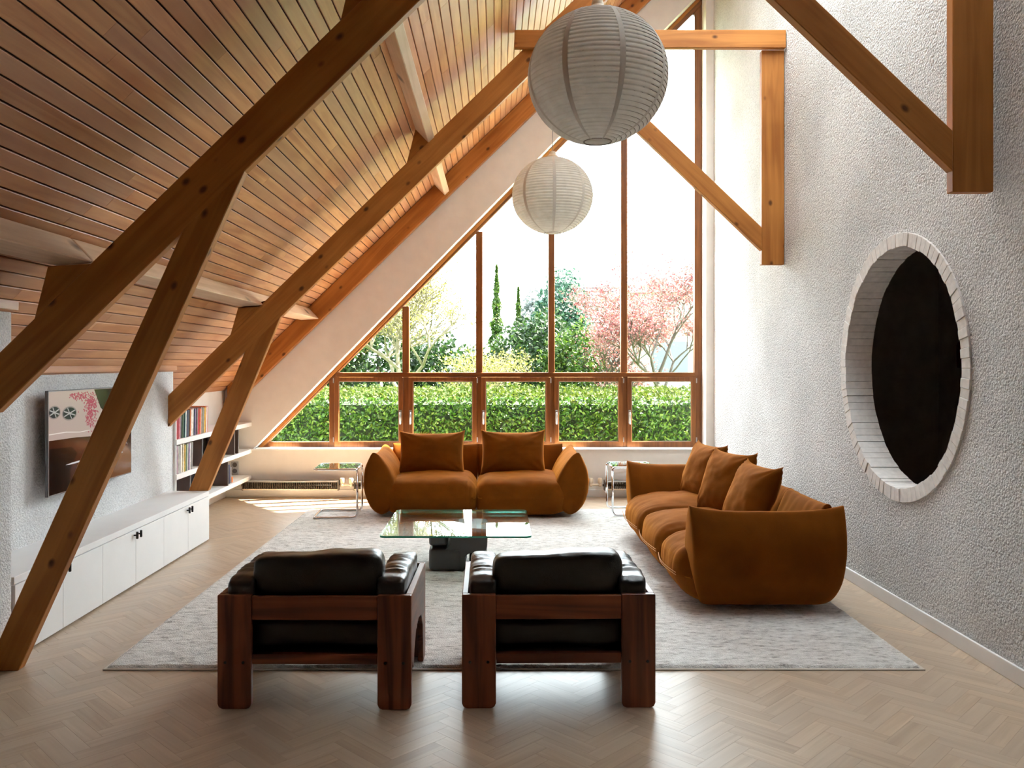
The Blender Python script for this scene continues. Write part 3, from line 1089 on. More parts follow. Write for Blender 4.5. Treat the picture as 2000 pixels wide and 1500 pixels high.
def scr(u, v_):
    return (TY0 + 0.008 + u * (TY1 - TY0 - 0.016), TZ0 + 0.008 + v_ * (TZ1 - TZ0 - 0.016))


def decal(name, pts, col, lvl, e=0.4):
    x = TX - 0.001 + 0.0004 * lvl
    return O(name, MB().prism_yz([scr(*p) for p in pts], x - 0.0003, x), print_mat('screen_' + name, col, e), scrn)


scrn = O('screen', MB().box(TX - 0.0015, TX - 0.001, TY0 + 0.006, TY1 - 0.006, TZ0 + 0.006, TZ1 - 0.006), print_mat('screen_glow', srgb(180, 160, 152), 0.4), tv)
decal('picture_brown_base', [(0, 0), (1, 0), (1, 0.30), (0.8, 0.44), (0.5, 0.50), (0.3, 0.52), (0, 0.53)], srgb(58, 26, 16), 1)  # dark brown lower part of the screen picture
decal('picture_corner', [(0.50, 1.0), (0.58, 0.80), (0.80, 0.55), (0.90, 0.42), (1, 0.25), (1, 1)], srgb(28, 18, 18), 2)
decal('picture_panel', [(0.50, 0.0), (1, 0.0), (1, 0.22), (0.9, 0.36), (0.80, 0.42), (0.5, 0.36)], srgb(96, 58, 32), 3)
decal('picture_black', [(0, 0), (0.22, 0), (0.22, 0.2), (0.30, 0.36), (0.24, 0.43), (0, 0.45)], srgb(12, 8, 8), 4)
decal('picture_band', [(0, 0.585), (0.18, 0.585), (0.33, 0.565), (0.45, 0.57), (0.45, 0.575), (0.33, 0.573), (0.18, 0.595), (0, 0.595)], srgb(228, 214, 206), 2)
decal('picture_handle', [(0.17, 0.262), (0.24, 0.272), (0.6, 0.29), (0.86, 0.272), (0.88, 0.256), (0.85, 0.245), (0.5, 0.262), (0.22, 0.256)], srgb(206, 204, 206), 5)
for (cu, cv, ru, rv) in ((0.055, 0.80, 0.055, 0.055), (0.215, 0.775, 0.07, 0.06)):
    decal('picture_lens_rim', [(cu + ru * 1.16 * math.cos(a), cv + rv * 1.2 * math.sin(a)) for a in (2 * PI * i / 24 for i in range(24))], srgb(140, 128, 124), 1)
    decal('picture_lens', [(cu + ru * math.cos(a), cv + rv * math.sin(a)) for a in (2 * PI * i / 24 for i in range(24))], srgb(50, 52, 56), 2)
    for an in (0.5, 1.9, 2.7):
        d1 = (math.cos(an) * ru * 0.95, math.sin(an) * rv * 0.95)
        nn = (-math.sin(an) * 0.004, math.cos(an) * 0.006)
        decal('picture_lattice', [(cu + d1[0] + nn[0], cv + d1[1] + nn[1]), (cu - d1[0] + nn[0], cv - d1[1] + nn[1]), (cu - d1[0] - nn[0], cv - d1[1] - nn[1]), (cu + d1[0] - nn[0], cv + d1[1] - nn[1])], srgb(170, 166, 162), 3)
mb = MB()
for k in range(420):
    t_ = random.random()
    cu, cv = (0.22 + 0.28 * t_, 0.955 - 0.10 * t_ * t_) if random.random() < 0.35 else (0.46 + random.gauss(0, 0.035), 0.78 + random.gauss(0, 0.10))
    cu += random.gauss(0, 0.02)
    cv += random.gauss(0, 0.02)
    if not (0.01 < cu < 0.56 and 0.55 < cv < 0.98):
        continue
    q = [scr(cu + 0.008 * math.cos(a) * random.uniform(.5, 1.2), cv + 0.013 * math.sin(a) * random.uniform(.5, 1.2)) for a in (0.3, 1.9, 3.4, 5.0)]
    x = TX - 0.001 + 0.0005
    mb.add([(x, y, z) for y, z in q], [(0, 1, 2, 3)])
stuff(O('picture_blossom', mb, print_mat('screen_picture_blossom', srgb(166, 84, 96), 0.4), scrn))

# ------------------------------------------------------------------ rug
RX0, RX1, RY0, RY1 = -1.925, 2.095, 4.125, 8.62
rg = thing('rug', 'large pale grey wool rug under the seating group', 'rug', ((RX0 + RX1) / 2, (RY0 + RY1) / 2, 0))
nx, ny = 330, 380
xs = np.linspace(RX0 + 0.012, RX1 - 0.012, nx)
ys = np.linspace(RY0 + 0.012, RY1 - 0.012, ny)
rng = np.random.default_rng(3)
hn = rng.random((ny, nx))
for _ in range(1):
    hn = (hn + np.roll(hn, 1, 0) + np.roll(hn, 1, 1) + np.roll(hn, -1, 1)) / 4
big = rng.random((ny // 6 + 2, nx // 10 + 2))
big = np.kron(big, np.ones((6, 10)))[:ny, :nx]
hz_ = 0.014 + 0.009 * hn + 0.003 * big
hz_[0, :] = hz_[-1, :] = 0.004
hz_[:, 0] = hz_[:, -1] = 0.004
jx = (rng.random((ny, nx)) - 0.5) * 0.006
XX, YY = np.meshgrid(xs, ys)
XX = XX + jx
YY = YY + (rng.random((ny, nx)) - 0.5) * 0.006
vv = np.stack([XX - rg.location.x, YY - rg.location.y, hz_], -1).reshape(-1, 3)
ff = []
for j in range(ny - 1):
    r0 = j * nx
    ff += [(r0 + i, r0 + i + 1, r0 + nx + i + 1, r0 + nx + i) for i in range(nx - 1)]
raw('pile', vv.tolist(), ff, M['rug'], rg, smooth=True)
O('backing', MB().box(RX0, RX1, RY0, RY1, 0.0, 0.007), plain('rug_binding', srgb(214, 204, 192), 0.9), rg, bevel=0.002, segs=1)
RUGZ = 0.022


# ------------------------------------------------------------------ soft upholstery
def fbm(p, s, oct_=3):
    return noise.fractal(Vector(p) * s, 1.0, 2.0, oct_)


def gridbox(n):
    """unit cube surface as grid, returns dict-merged verts and faces"""
    vs, idx, fs = [], {}, []

    def vid(p):
        k = tuple(round(c_, 5) for c_ in p)
        if k not in idx:
            idx[k] = len(vs)
            vs.append(k)
        return idx[k]
    L = np.linspace(-1, 1, n + 1)
    for ax in range(3):
        for sgn in (-1, 1):
            for i in range(n):
                for j in range(n):
                    q = []
                    for a, b in ((i, j), (i + 1, j), (i + 1, j + 1), (i, j + 1)):
                        p = [0, 0, 0]
                        p[ax] = sgn
                        p[(ax + 1) % 3] = L[a]
                        p[(ax + 2) % 3] = L[b]
                        q.append(vid(p))
                    fs.append(tuple(q) if sgn > 0 else tuple(reversed(q)))
    return vs, fs


GB = gridbox(40)


def soft_box(cx, cy, cz, hx_, hy_, hz_, p=5.0, bulge=0.0, wr=0.004, ws=9.0, fn=None, seed=0.0):
    """padded block: superellipsoid with soft edges, wrinkles and an optional deformation fn(u, v, w, x, y, z)"""
    vs = []
    for (u, v_, w) in GB[0]:
        # spread samples towards the edges
        g_ = [math.copysign(1 - (1 - abs(c_)) ** 1.25, c_) for c_ in (u, v_, w)]
        k = (abs(g_[0]) ** p + abs(g_[1]) ** p + abs(g_[2]) ** p) ** (1 / p)
        u2, v2, w2_ = (c_ / k for c_ in g_)
        x, y, z = cx + u2 * hx_, cy + v2 * hy_, cz + w2_ * hz_
        if bulge:
            z += bulge * (1 - u2 * u2) * (1 - v2 * v2) * (1 if w2_ > 0 else 0) * max(0, w2_)
        if fn:
            x, y, z = fn(u2, v2, w2_, x, y, z)
        d = wr * fbm((x + seed, y * 1.0, z), ws)
        x, y, z = x + d * u2, y + d * v2, z + d * w2_
        vs.append((x, y, z))
    return MB().add(vs, GB[1])


def pillow(w, h, t, mat, name, parent=None, seed=0.0, n=34, pinch=0.06, ear=0.02):
    """scatter cushion lying in local x-z plane, thickness along y, centre of lower edge at the origin"""
    vs, fs = [], []
    idx = {}
    for side in (1, -1):
        for j in range(n + 1):
            for i in range(n + 1):
                u, v_ = -1 + 2 * i / n, -1 + 2 * j / n
                edge = i in (0, n) or j in (0, n)
                if edge and (i, j) in idx and side == -1:
                    idx[(i, j, side)] = idx[(i, j)]
                    continue
                th = t / 2 * (max(0, 1 - abs(u) ** 2.6) ** 0.55) * (max(0, 1 - abs(v_) ** 2.6) ** 0.55)
                x = u * w / 2 * (1 - pinch * (1 - v_ * v_) ** 1.0 * abs(u))
                z = v_ * h / 2 * (1 - pinch * (1 - u * u) * abs(v_))
                z += ear * (abs(u) ** 6) * (1 if v_ > 0 else 0.2) * v_
                # creases fanning from the corners
                cx_, cz_ = abs(u), abs(v_)
                ang_ = math.atan2(1.05 - cz_, 1.05 - cx_)
                rad = math.hypot(1.05 - cz_, 1.05 - cx_)
                cr = math.sin(ang_ * 13 + seed + (1 if u > 0 else 2)) * math.exp(-rad * 2.6) * 0.016
                th2 = th + (cr + 0.007 * fbm((u * 1.1 + seed, v_ * 1.1, side), 1.8)) * min(1, th / (t * 0.18))
                p = (x, side * th2 * -1, z + h / 2)
                idx[(i, j, side)] = len(vs)
                if edge:
                    idx[(i, j)] = len(vs)
                vs.append(p)
        for j in range(n):
            for i in range(n):
                q = (idx[(i, j, side)], idx[(i + 1, j, side)], idx[(i + 1, j + 1, side)], idx[(i, j + 1, side)])
                fs.append(q if side > 0 else tuple(reversed(q)))
    return MB().add(vs, fs)


def smoothpoly(pts, n):
    """closed Catmull-Rom resampled polygon"""
    k = len(pts)
    out = []
    for i in range(k):
        p0, p1, p2, p3 = (Vector(pts[(i + d) % k]) for d in (-1, 0, 1, 2))
        for s_ in range(n):
            t = s_ / n
            out.append(0.5 * ((2 * p1) + (-p0 + p2) * t + (2 * p0 - 5 * p1 + 4 * p2 - p3) * t * t + (-p0 + 3 * p1 - 3 * p2 + p3) * t ** 3))
    return out


def swept_pad(section, half, axis, centre, ear=0.03, flare=0.0, p=7.0, nt_=44, wr=0.004, seed=0.0, pinch_top=0.35, base=None, eroot=0.86):
    """thick folded cushion: a closed section (a = outward, b = height) swept along an axis, pinched into
    pointed upper corners at both ends. axis 'x' or 'y'; centre = (coordinate across, coordinate along)"""
    sec = smoothpoly(section, 7)
    bmax = max(s_[1] for s_ in sec)
    bmin = min(s_[1] for s_ in sec)
    am = sum(s_[0] for s_ in sec) / len(sec)
    top_a = max(sec, key=lambda s_: s_[1])[0]
    vs, fs = [], []
    m_ = len(sec)
    ts = [-math.cos(PI * i / (nt_ - 1)) for i in range(nt_)]
    ts = [math.copysign(abs(t) ** 0.8, t) for t in ts]
    for t in ts:
        e_ = max(0.0, 1 - abs(t) ** p) ** (1 / p)
        for s_ in sec:
            hrel = (s_[1] - bmin) / (bmax - bmin)
            mid_a = am * (1 - hrel) + top_a * hrel if hrel > 0.5 else am
            a = mid_a + (s_[0] - mid_a) * max(0.05, e_)
            mid_b = bmin + (bmax - bmin) * 0.5
            kb = max(0.0, 1 - abs(t) ** (p * 1.6)) ** (1 / (p * 1.6))
            b_ = s_[1]
            if hrel < 0.5:
                b_ = mid_b + (s_[1] - mid_b) * (0.55 + 0.45 * kb)
            else:
                b_ = s_[1] + ear * (abs(t) ** 3.5) * (hrel - 0.5) * 2
            al = t * half * (1 + flare * hrel)
            # lower ends tuck in
            al *= 1 - 0.05 * (1 - hrel) ** 2 - 0.11 * (1 - hrel) ** 6
            d = wr * fbm((a * 1.3 + seed, al * 1.1, b_), 7.0) + 0.0035 * math.sin(al * 60 + seed * 3 + 4 * fbm((al, b_, seed), 3)) * max(0, hrel - 0.45) * 1.2
            a += d
            if axis == 'y':
                vs.append((centre[0] + a, centre[1] + al, b_))
            else:
                vs.append((centre[0] + al, centre[1] + a, b_))
    for i in range(nt_ - 1):
        for j in range(m_):
            k = (j + 1) % m_
            fs.append((i * m_ + j, i * m_ + k, (i + 1) * m_ + k, (i + 1) * m_ + j))
    fs.append(tuple(range(m_ - 1, -1, -1)))
    fs.append(tuple((nt_ - 1) * m_ + j for j in range(m_)))
    return MB().add(vs, fs)


def flip(sec):
    return [(-a, b) for a, b in reversed(sec)]


# outward-leaning arm: a = away from the seat, b = height above floor
ARM = [(-0.02, 0.03), (0.06, 0.04), (0.14, 0.13), (0.185, 0.28), (0.175, 0.44), (0.115, 0.565), (0.075, 0.595), (0.005, 0.565), (-0.095, 0.44), (-0.15, 0.28), (-0.12, 0.12)]
BACK = [(-0.02, 0.03), (0.06, 0.04), (0.13, 0.13), (0.165, 0.30), (0.15, 0.48), (0.10, 0.60), (0.065, 0.625), (0.02, 0.60), (-0.045, 0.46), (-0.07, 0.30), (-0.06, 0.12)]


def seam_line(pts, parent):
    O('seam', MB().tube(pts, 0.0022, 5), M['seam'], parent)


# two-seat sofa facing the camera
s2 = thing('two_seat_sofa', 'rust velvet two-seat sofa in front of the big window', 'sofa', (-0.20, 8.5, RUGZ))


def lift(mb_):
    mb_.v = [(x, y, z + RUGZ) for x, y, z in mb_.v]
    return mb_


def seat_fn_front(u, v_, w, x, y, z):
    # front lower edge tucks under, front upper edge rounds over
    if v_ < 0:
        y += 0.05 * (v_ * v_) * max(0, -w) - 0.02 * (1 - w * w)
    pl = 0.0028 * math.sin(x * 105 + 3 * math.sin(x * 23)) * abs(u) ** 2
    y -= pl * max(0, -v_) * (1 - w * w)
    z += pl * max(0, w) * max(0, -v_) ** 2
    if abs(u) > 0.8:
        z -= 0.03 * (abs(u) - 0.8) / 0.2 * (1 if w > 0 else 0)
    return x, y, z


SX0, SX1 = -1.085, 0.69
xm = -0.197
for k, (a, b) in enumerate(((SX0, xm), (xm, SX1))):
    O('seat', lift(soft_box((a + b) / 2, 8.46, 0.195, (b - a) / 2 + 0.004, 0.44, 0.18, p=5.5, bulge=0.035, wr=0.010, ws=4.5, fn=seat_fn_front, seed=k * 3.1)), M['velvet'], s2, smooth=True)
    O('backrest', lift(swept_pad(BACK, (b - a) / 2 + 0.005, 'x', ((a + b) / 2, 8.86), ear=0.012, p=9, seed=k * 1.7)), M['velvet'], s2, smooth=True)
O('armrest', lift(swept_pad(flip(ARM), 0.42, 'y', (-1.095, 8.45), ear=0.035, p=8, seed=1.1)), M['velvet'], s2, smooth=True)
O('armrest', lift(swept_pad(ARM, 0.42, 'y', (0.70, 8.45), ear=0.035, p=8, seed=5.3)), M['velvet'], s2, smooth=True)

for (cx, w, h, lab, sd, rz) in ((-0.655, 0.67, 0.43, 'rust velvet cushion leaning on the left half of the two-seat sofa', 0.4, 0.02),
                                (0.165, 0.66, 0.44, 'rust velvet cushion leaning on the right half of the two-seat sofa', 2.2, -0.02)):
    o = O('cushion', pillow(w, h, 0.2, M['velvet'], 'cushion', seed=sd, ear=0.025), M['velvet'], smooth=True)
    o.location = (cx, 8.50, 0.385)
    o.rotation_euler = (-0.30, 0, rz)
    tag(o, lab, 'cushion', 'rust velvet cushions')

# three-seat sofa along the right wall
s3 = thing('three_seat_sofa', 'rust velvet three-seat sofa along the rough plaster wall', 'sofa', (1.62, 6.25, RUGZ))
bounds = [5.06, 5.70, 6.47, 7.30]


def seat_fn_side(u, v_, w, x, y, z):
    if u < 0:
        x += 0.07 * (u * u) * max(0, -w) - 0.03 * (1 - w * w)
    pl = 0.0032 * math.sin(y * 105 + 3 * math.sin(y * 19)) * (0.35 + 0.65 * abs(v_))
    x -= pl * max(0, -u) * (1 - w * w)
    z += pl * max(0, w) * max(0, -u) ** 2
    if abs(v_) > 0.8:
        z -= 0.03 * (abs(v_) - 0.8) / 0.2 * (1 if w > 0 else 0)
    return x, y, z


for k in range(3):
    a, b = bounds[k], bounds[k + 1]
    st = O('seat', lift(soft_box(1.55, (a + b) / 2, 0.195, 0.44, (b - a) / 2 + 0.006, 0.18, p=5.0, bulge=0.045, wr=0.010, ws=4.5, fn=seat_fn_side, seed=k * 2.3 + 9)), M['velvet'], s3, smooth=True)
    O('backrest', lift(swept_pad(BACK, (b - a) / 2 + 0.01, 'y', (1.92, (a + b) / 2), ear=0.012, p=9, seed=k * 1.7 + 4)), M['velvet'], s3, smooth=True)
    seam_line([(1.084 - 0.028 * math.sin(PI * t), a + 0.05 + (b - a - 0.1) * t, RUGZ + 0.20) for t in [i / 14 for i in range(15)]], st)
    seam_line([(1.082 - 0.028 * math.sin(PI * t), a + 0.05 + (b - a - 0.1) * t, RUGZ + 0.215) for t in [i / 14 for i in range(15)]], st)
O('armrest', lift(swept_pad(flip(ARM), 0.46, 'x', (1.61, 5.12), ear=0.035, p=8, seed=2.7)), M['velvet'], s3, smooth=True)
O('armrest', lift(swept_pad(ARM, 0.46, 'x', (1.60, 7.32), ear=0.035, p=8, seed=6.6)), M['velvet'], s3, smooth=True)

for (x, y, w, h, rz, rx, lab, sd) in ((1.62, 6.93, 0.50, 0.46, -PI / 2 + 0.25, -0.36, 'rust velvet cushion farthest from the camera on the three-seat sofa', 0.9),
                                      (1.62, 6.22, 0.50, 0.47, -PI / 2 + 0.38, -0.36, 'middle rust velvet cushion on the three-seat sofa', 3.3),
                                      (1.60, 5.62, 0.52, 0.46, -PI / 2 + 0.15, -0.42, 'rust velvet cushion nearest the camera on the three-seat sofa', 5.8)):
    o = O('cushion', pillow(w, h, 0.21, M['velvet'], 'cushion', seed=sd, ear=0.025), M['velvet'], smooth=True)
    o.location = (x, y, 0.40)
    o.rotation_euler = (rx, 0, rz)
    tag(o, lab, 'cushion', 'rust velvet cushions')

# ------------------------------------------------------------------ coffee table
TCX, TCY, TW, TZ = -0.278, 6.205, 1.03, 0.338
tb = thing('coffee_table', 'square glass coffee table on a dark sculptural pedestal', 'table', (TCX, TCY, RUGZ))


def rrect(cx, cy, w, h, r, n=6):
    pts = []
    for (sx, sy, a0) in ((1, 1, 0), (-1, 1, PI / 2), (-1, -1, PI), (1, -1, 3 * PI / 2)):
        for i in range(n + 1):
            a = a0 + i * PI / 2 / n
            pts.append((cx + sx * (w / 2 - r) + r * math.cos(a), cy + sy * (h / 2 - r) + r * math.sin(a)))
    return pts


pts = rrect(TCX, TCY, TW, TW, 0.045)
n = len(pts)
mt, nt, bs = newmat('glass_edge')
bs.inputs['Base Color'].default_value = srgb(40, 150, 120)
bs.inputs['Roughness'].default_value = 0.15
bs.inputs['Transmission Weight'].default_value = 0.35
vs = [(x, y, TZ - 0.014) for x, y in pts] + [(x, y, TZ) for x, y in pts]
m_ = MB().add(vs, [tuple(range(n - 1, -1, -1)), tuple(range(n, 2 * n))], 0)
m_.f += [(i, (i + 1) % n, n + (i + 1) % n, n + i) for i in range(n)]
m_.m += [1] * n
O('glass_top', m_, [M['tglass'], mt], tb)


def blob(x0, x1, y0, y1, z0, z1, p=7.0, name='pedestal_block'):
    return O(name, soft_box((x0 + x1) / 2, (y0 + y1) / 2, (z0 + z1) / 2, (x1 - x0) / 2, (y1 - y0) / 2, (z1 - z0) / 2, p=p, wr=0.0), M['ceramic'], tb, smooth=True)


zt_ = TZ - 0.015
blob(-0.487, -0.352, 6.02, 6.39, RUGZ + 0.172, zt_)
blob(-0.487, -0.245, 6.00, 6.40, RUGZ - 0.006, RUGZ + 0.162)
# the tall stepped block flows from the upper right into the lower part
prof = [(-0.43, RUGZ + 0.02), (-0.24, RUGZ - 0.004), (-0.225, RUGZ + 0.10), (-0.16, RUGZ + 0.135), (-0.075, RUGZ + 0.15), (-0.07, zt_ - 0.02), (-0.09, zt_), (-0.30, zt_), (-0.325, zt_ - 0.03), (-0.33, RUGZ + 0.20), (-0.37, RUGZ + 0.15), (-0.44, RUGZ + 0.12)]
O('pedestal_block', MB().prism_xz([tuple(q) for q in smoothpoly(prof, 4)], 6.015, 6.405), M['ceramic'], tb, smooth=True, bevel=0.02, segs=3, angle=0.9)
blob(-0.20, -0.072, 6.10, 6.42, RUGZ - 0.004, RUGZ + 0.17)

# ------------------------------------------------------------------ armchairs
def tubepath(pts, r_c, n=5):
    """polyline with rounded corners"""
    pts = [Vector(p) for p in pts]
    out = [pts[0]]
    for i in range(1, len(pts) - 1):
        a, b, c_ = pts[i - 1], pts[i], pts[i + 1]
        d1, d2 = (a - b).normalized(), (c_ - b).normalized()
        r_ = min(r_c, (a - b).length / 2, (c_ - b).length / 2)
        p, q = b + d1 * r_, b + d2 * r_
        for k in range(n + 1):
            t = k / n
            out.append(p * (1 - t) ** 2 + b * 2 * t * (1 - t) + q * t * t)
    out.append(pts[-1])
    return out


def make_chair(label):
    t = thing('lounge_chair', label, 'armchair', (0, 0, 0), 'pair of rosewood lounge chairs')
    W, D, H = 0.844, 0.63, 0.495
    w2_ = W / 2
    lw, lt = 0.148, 0.032
    ft = 0.028
    for s_ in (-1, 1):
        xo = s_ * w2_
        xi = s_ * (w2_ - lw)
        # rear leg: wide upright board with rounded foot
        x0, x1 = min(xo, xi), max(xo, xi)
        r_ = 0.022
        poly = [(x0, H), (x0, r_), (x0 + r_ * 0.3, r_ * 0.3), (x0 + r_, 0), (x1 - r_, 0), (x1 - r_ * 0.3, r_ * 0.3), (x1, r_), (x1, H)]
        leg = O('leg', MB().prism_xz(poly[::-1], 0, lt), M['rosewood'], t, bevel=0.005)
        for dx in (0.035, 0.113):
            xb_ = x0 + dx
            O('bolt', MB().lathe([(0.0065, -0.002), (0.0065, 0.004)], 12, (xb_, 0, 0.203), axis='y'), M['black'], leg)
        # front leg
        O('leg', MB().prism_xz([(q, z + RUGZ * (1 - z / H)) for q, z in poly[::-1]], D - lt, D), M['rosewood'], t, bevel=0.005)
        # side panel with an arched cut-out, standing on the legs' outer edges
        xs0, xs1 = (xo - ft, xo) if s_ > 0 else (xo, xo + ft)
        arch = [(lt, H), (lt, 0.20), (0.10, 0.15), (0.13, 0.22), (0.20, 0.285), (0.31, 0.305), (0.43, 0.285), (0.50, 0.22), (0.53, 0.0 + RUGZ + 0.001), (D - 0.001, RUGZ + 0.001), (D - 0.001, H)]
        O('side_panel', MB().prism_yz(arch, xs0 + (0.0005 if s_ < 0 else 0), xs1 - (0.0005 if s_ > 0 else 0)), M['rosewood_s'], t, bevel=0.003, segs=1)
        # arm cushion
        ax = s_ * (w2_ - ft - 0.068)
        O('arm_cushion', soft_box(ax, D / 2 - 0.005, 0.475, 0.066, D / 2 - 0.028, 0.085, p=8, bulge=0.015, wr=0.004, ws=12, fn=lambda u, v_, w, x, y, z: (x, y, z + 0.004 * math.sin(y * 95 + 2 * math.sin(y * 31)) * max(0, w) * (1 - v_ ** 4)), seed=s_ * 2.2), M['leather'], t, smooth=True)
    xi = w2_ - lw - 0.001
    O('back_rail', MB().box(-xi, xi, 0.006, 0.032, 0.386, 0.488), M['rosewood_h'], t, bevel=0.003)
    O('lower_rail', MB().box(-xi, xi, 0.006, 0.036, 0.194, 0.238), M['rosewood_h'], t, bevel=0.003)
    O('front_rail', MB().box(-xi, xi, D - 0.036, D - 0.006, 0.194, 0.26), M['rosewood_h'], t, bevel=0.003)
    O('seat_base', MB().box(-w2_ + ft + 0.002, w2_ - ft - 0.002, lt + 0.005, D - lt - 0.005, 0.20, 0.235), M['black'], t)
    O('seat_cushion', soft_box(0, D / 2 + 0.02, 0.30, w2_ - 0.045, D / 2 - 0.05, 0.07, p=6, bulge=0.02, wr=0.006, ws=8), M['leather'], t, smooth=True)

    def backfn(u, v_, w, x, y, z):
        z += 0.012 * abs(u) ** 3 * max(0, w) + 0.008 * math.sin(x * 7)* max(0, w)
        x *= 1 - 0.05 * max(0, -w)
        return x, y - 0.03 * w, z
    O('back_cushion', soft_box(0, 0.14, 0.50, 0.288, 0.085, 0.158, p=6.5, wr=0.006, ws=7, fn=backfn, seed=4), M['leather'], t, smooth=True)
    return t


ch = make_chair('black leather lounge chair with dark rosewood frame, left of the pair')
c2 = dup(ch, (0.271, 3.675, 0), 0.012, 'black leather lounge chair with dark rosewood frame, right of the pair')
ch.location = (-0.791, 3.66, 0)
ch.rotation_euler = (0, 0, -0.012)

# ------------------------------------------------------------------ chrome side tables
def make_side(label):
    t = thing('side_table', label, 'table', (0, 0, 0), 'chrome side tables')
    W, D, H, r_ = 0.41, 0.43, 0.468, 0.0105
    z0, z1 = r_, H
    loop = tubepath([(W / 2, 0.02, z0 + 0.2), (W / 2, 0, z0), (-W / 2, 0, z0), (-W / 2, D, z0), (W / 2, D, z0), (W / 2, D - 0.02, z0 + 0.2)], 0.045)
    loop[0] = Vector((W / 2, 0.0, z0 + 0.2))
    loop[-1] = Vector((W / 2, D, z0 + 0.2))
    O('base_tube', MB().tube(loop, r_, 10), M['chrome'], t, smooth=True)
    for y in (0, D):
        O('upright', MB().tube([(W / 2, y, z0 + 0.03), (W / 2, y, z1 - 0.03)], r_, 10), M['chrome'], t, smooth=True)
    loop = tubepath([(W / 2, 0, z1 - 0.06), (W / 2, 0, z1), (-W / 2, 0, z1), (-W / 2, D, z1), (W / 2, D, z1), (W / 2, D, z1 - 0.06)], 0.045)
    O('top_tube', MB().tube(loop, r_, 10), M['chrome'], t, smooth=True)
    O('cross_bar', MB().tube([(W / 2, 0.01, z1), (W / 2, D - 0.01, z1)], r_ * 0.8, 8), M['chrome'], t, smooth=True)
    O('glass_top', MB().prism_xy(rrect(0, D / 2, W - 0.01, D - 0.01, 0.035), z1 + 0.002, z1 + 0.010), [M['tglass']], t)
    return t


st = make_side('chrome and glass side table left of the two-seat sofa')
dup(st, (1.33, 8.19, RUGZ), PI, 'chrome and glass side table in the corner between the two sofas').location = (1.33, 8.62, RUGZ)
st.location = (-1.535, 8.05, RUGZ)
st.rotation_euler = (0, 0, 0.05)

# ------------------------------------------------------------------ paper lanterns
def make_lantern(label, cord_top):
    t = thing('paper_lantern', label, 'lamp', (0, 0, 0), 'round paper lanterns')
    R, RZ = 0.375, 0.355
    prof = []
    nr = 38
    per = 6
    for i in range(nr * per + 1):
        th = 0.17 + (PI - 0.17 - 0.20) * i / (nr * per)
        ph = (i % per) / per
        rip = -0.0045 * math.exp(-((ph if ph < .5 else 1 - ph) / 0.16) ** 2) + 0.0022
        prof.append(((R + rip) * math.sin(th), (RZ + rip) * math.cos(th)))
    v_, f_ = [], []
    n_ = 96
    for r_, z in prof:
        for j in range(n_):
            a = 2 * PI * j / n_
            w = 1 + 0.004 * math.sin(4 * a + z * 9) * 0.6
            v_.append((r_ * w * math.cos(a), r_ * w * math.sin(a), z))
    for i in range(len(prof) - 1):
        f_ += [(i * n_ + j, (i + 1) * n_ + j, (i + 1) * n_ + (j + 1) % n_, i * n_ + (j + 1) % n_) for j in range(n_)]
    sh = O('paper_shade', MB().add(v_, f_), M['paper'], t, smooth=True)
    # one spiral bamboo rib
    sp = []
    for i in range(nr * 40 + 1):
        th = 0.17 + (PI - 0.37) * i / (nr * 40)
        a = 2 * PI * i / 40
        rr = R - 0.0012
        sp.append((rr * math.sin(th) * math.cos(a), rr * math.sin(th) * math.sin(a), (RZ - 0.0012) * math.cos(th)))
    O('bamboo_spiral', MB().tube(sp, 0.0024, 4), M['paperrib'], sh)
    for k in range(8):
        a0 = 2 * PI * (k + 0.28) / 8
        vs, fs = [], []
        m2 = 60
        for i in range(m2 + 1):
            th = 0.18 + (PI - 0.39) * i / m2
            for d in (-0.045, 0.045):
                a = a0 + d * 0.9
                vs.append(((R + 0.004) * math.sin(th) * math.cos(a), (R + 0.004) * math.sin(th) * math.sin(a), (RZ + 0.004) * math.cos(th)))
        fs = [(2 * i, 2 * i + 1, 2 * i + 3, 2 * i + 2) for i in range(m2)]
        O('paper_lap', MB().add(vs, fs), M['paperseam'], sh, smooth=True)
    O('top_cap', MB().lathe([(0.062, RZ * 0.985 - 0.005), (0.060, RZ * 0.985 + 0.012), (0.035, RZ + 0.03), (0.03, RZ + 0.055), (0.012, RZ + 0.06)], 24), M['cream'], t, smooth=True, angle=0.6)
    O('bottom_ring', MB().tube([(0.074 * math.cos(a), 0.074 * math.sin(a), -RZ * 0.978) for a in (2 * PI * i / 40 for i in range(40))], 0.004, 6, closed=True), M['paperrib'], t)
    O('bottom_disc', MB().lathe([(0.001, -RZ * 0.965), (0.07, -RZ * 0.972), (0.072, -RZ * 0.978)], 32), M['paper'], t, smooth=True)
    O('cord', MB().tube([(0, 0, RZ + 0.05), (0, 0, cord_top)], 0.003, 6), M['tvgrey'], t)
    return t


LX = 0.545
zl = 3.045
la = make_lantern('large looking white paper lantern nearest the camera, hanging high', zc(LX) - zl)
dup(la, (0.52, 7.88, 3.065), 0.55, 'white paper lantern farther away, hanging before the window')
la.location = (LX, 4.56, zl)

# ------------------------------------------------------------------ garden
struct(O('ground', MB().box(-40, 60, YF + 0.36, 90, -0.6, -0.12), M['lawn']))
tr = tag(O('terrace', MB().box(-9, 9, YF + 0.37, 11.15, -0.15, -0.02), M['terrace']), 'pale paved strip between the window and the hedge', 'terrace')


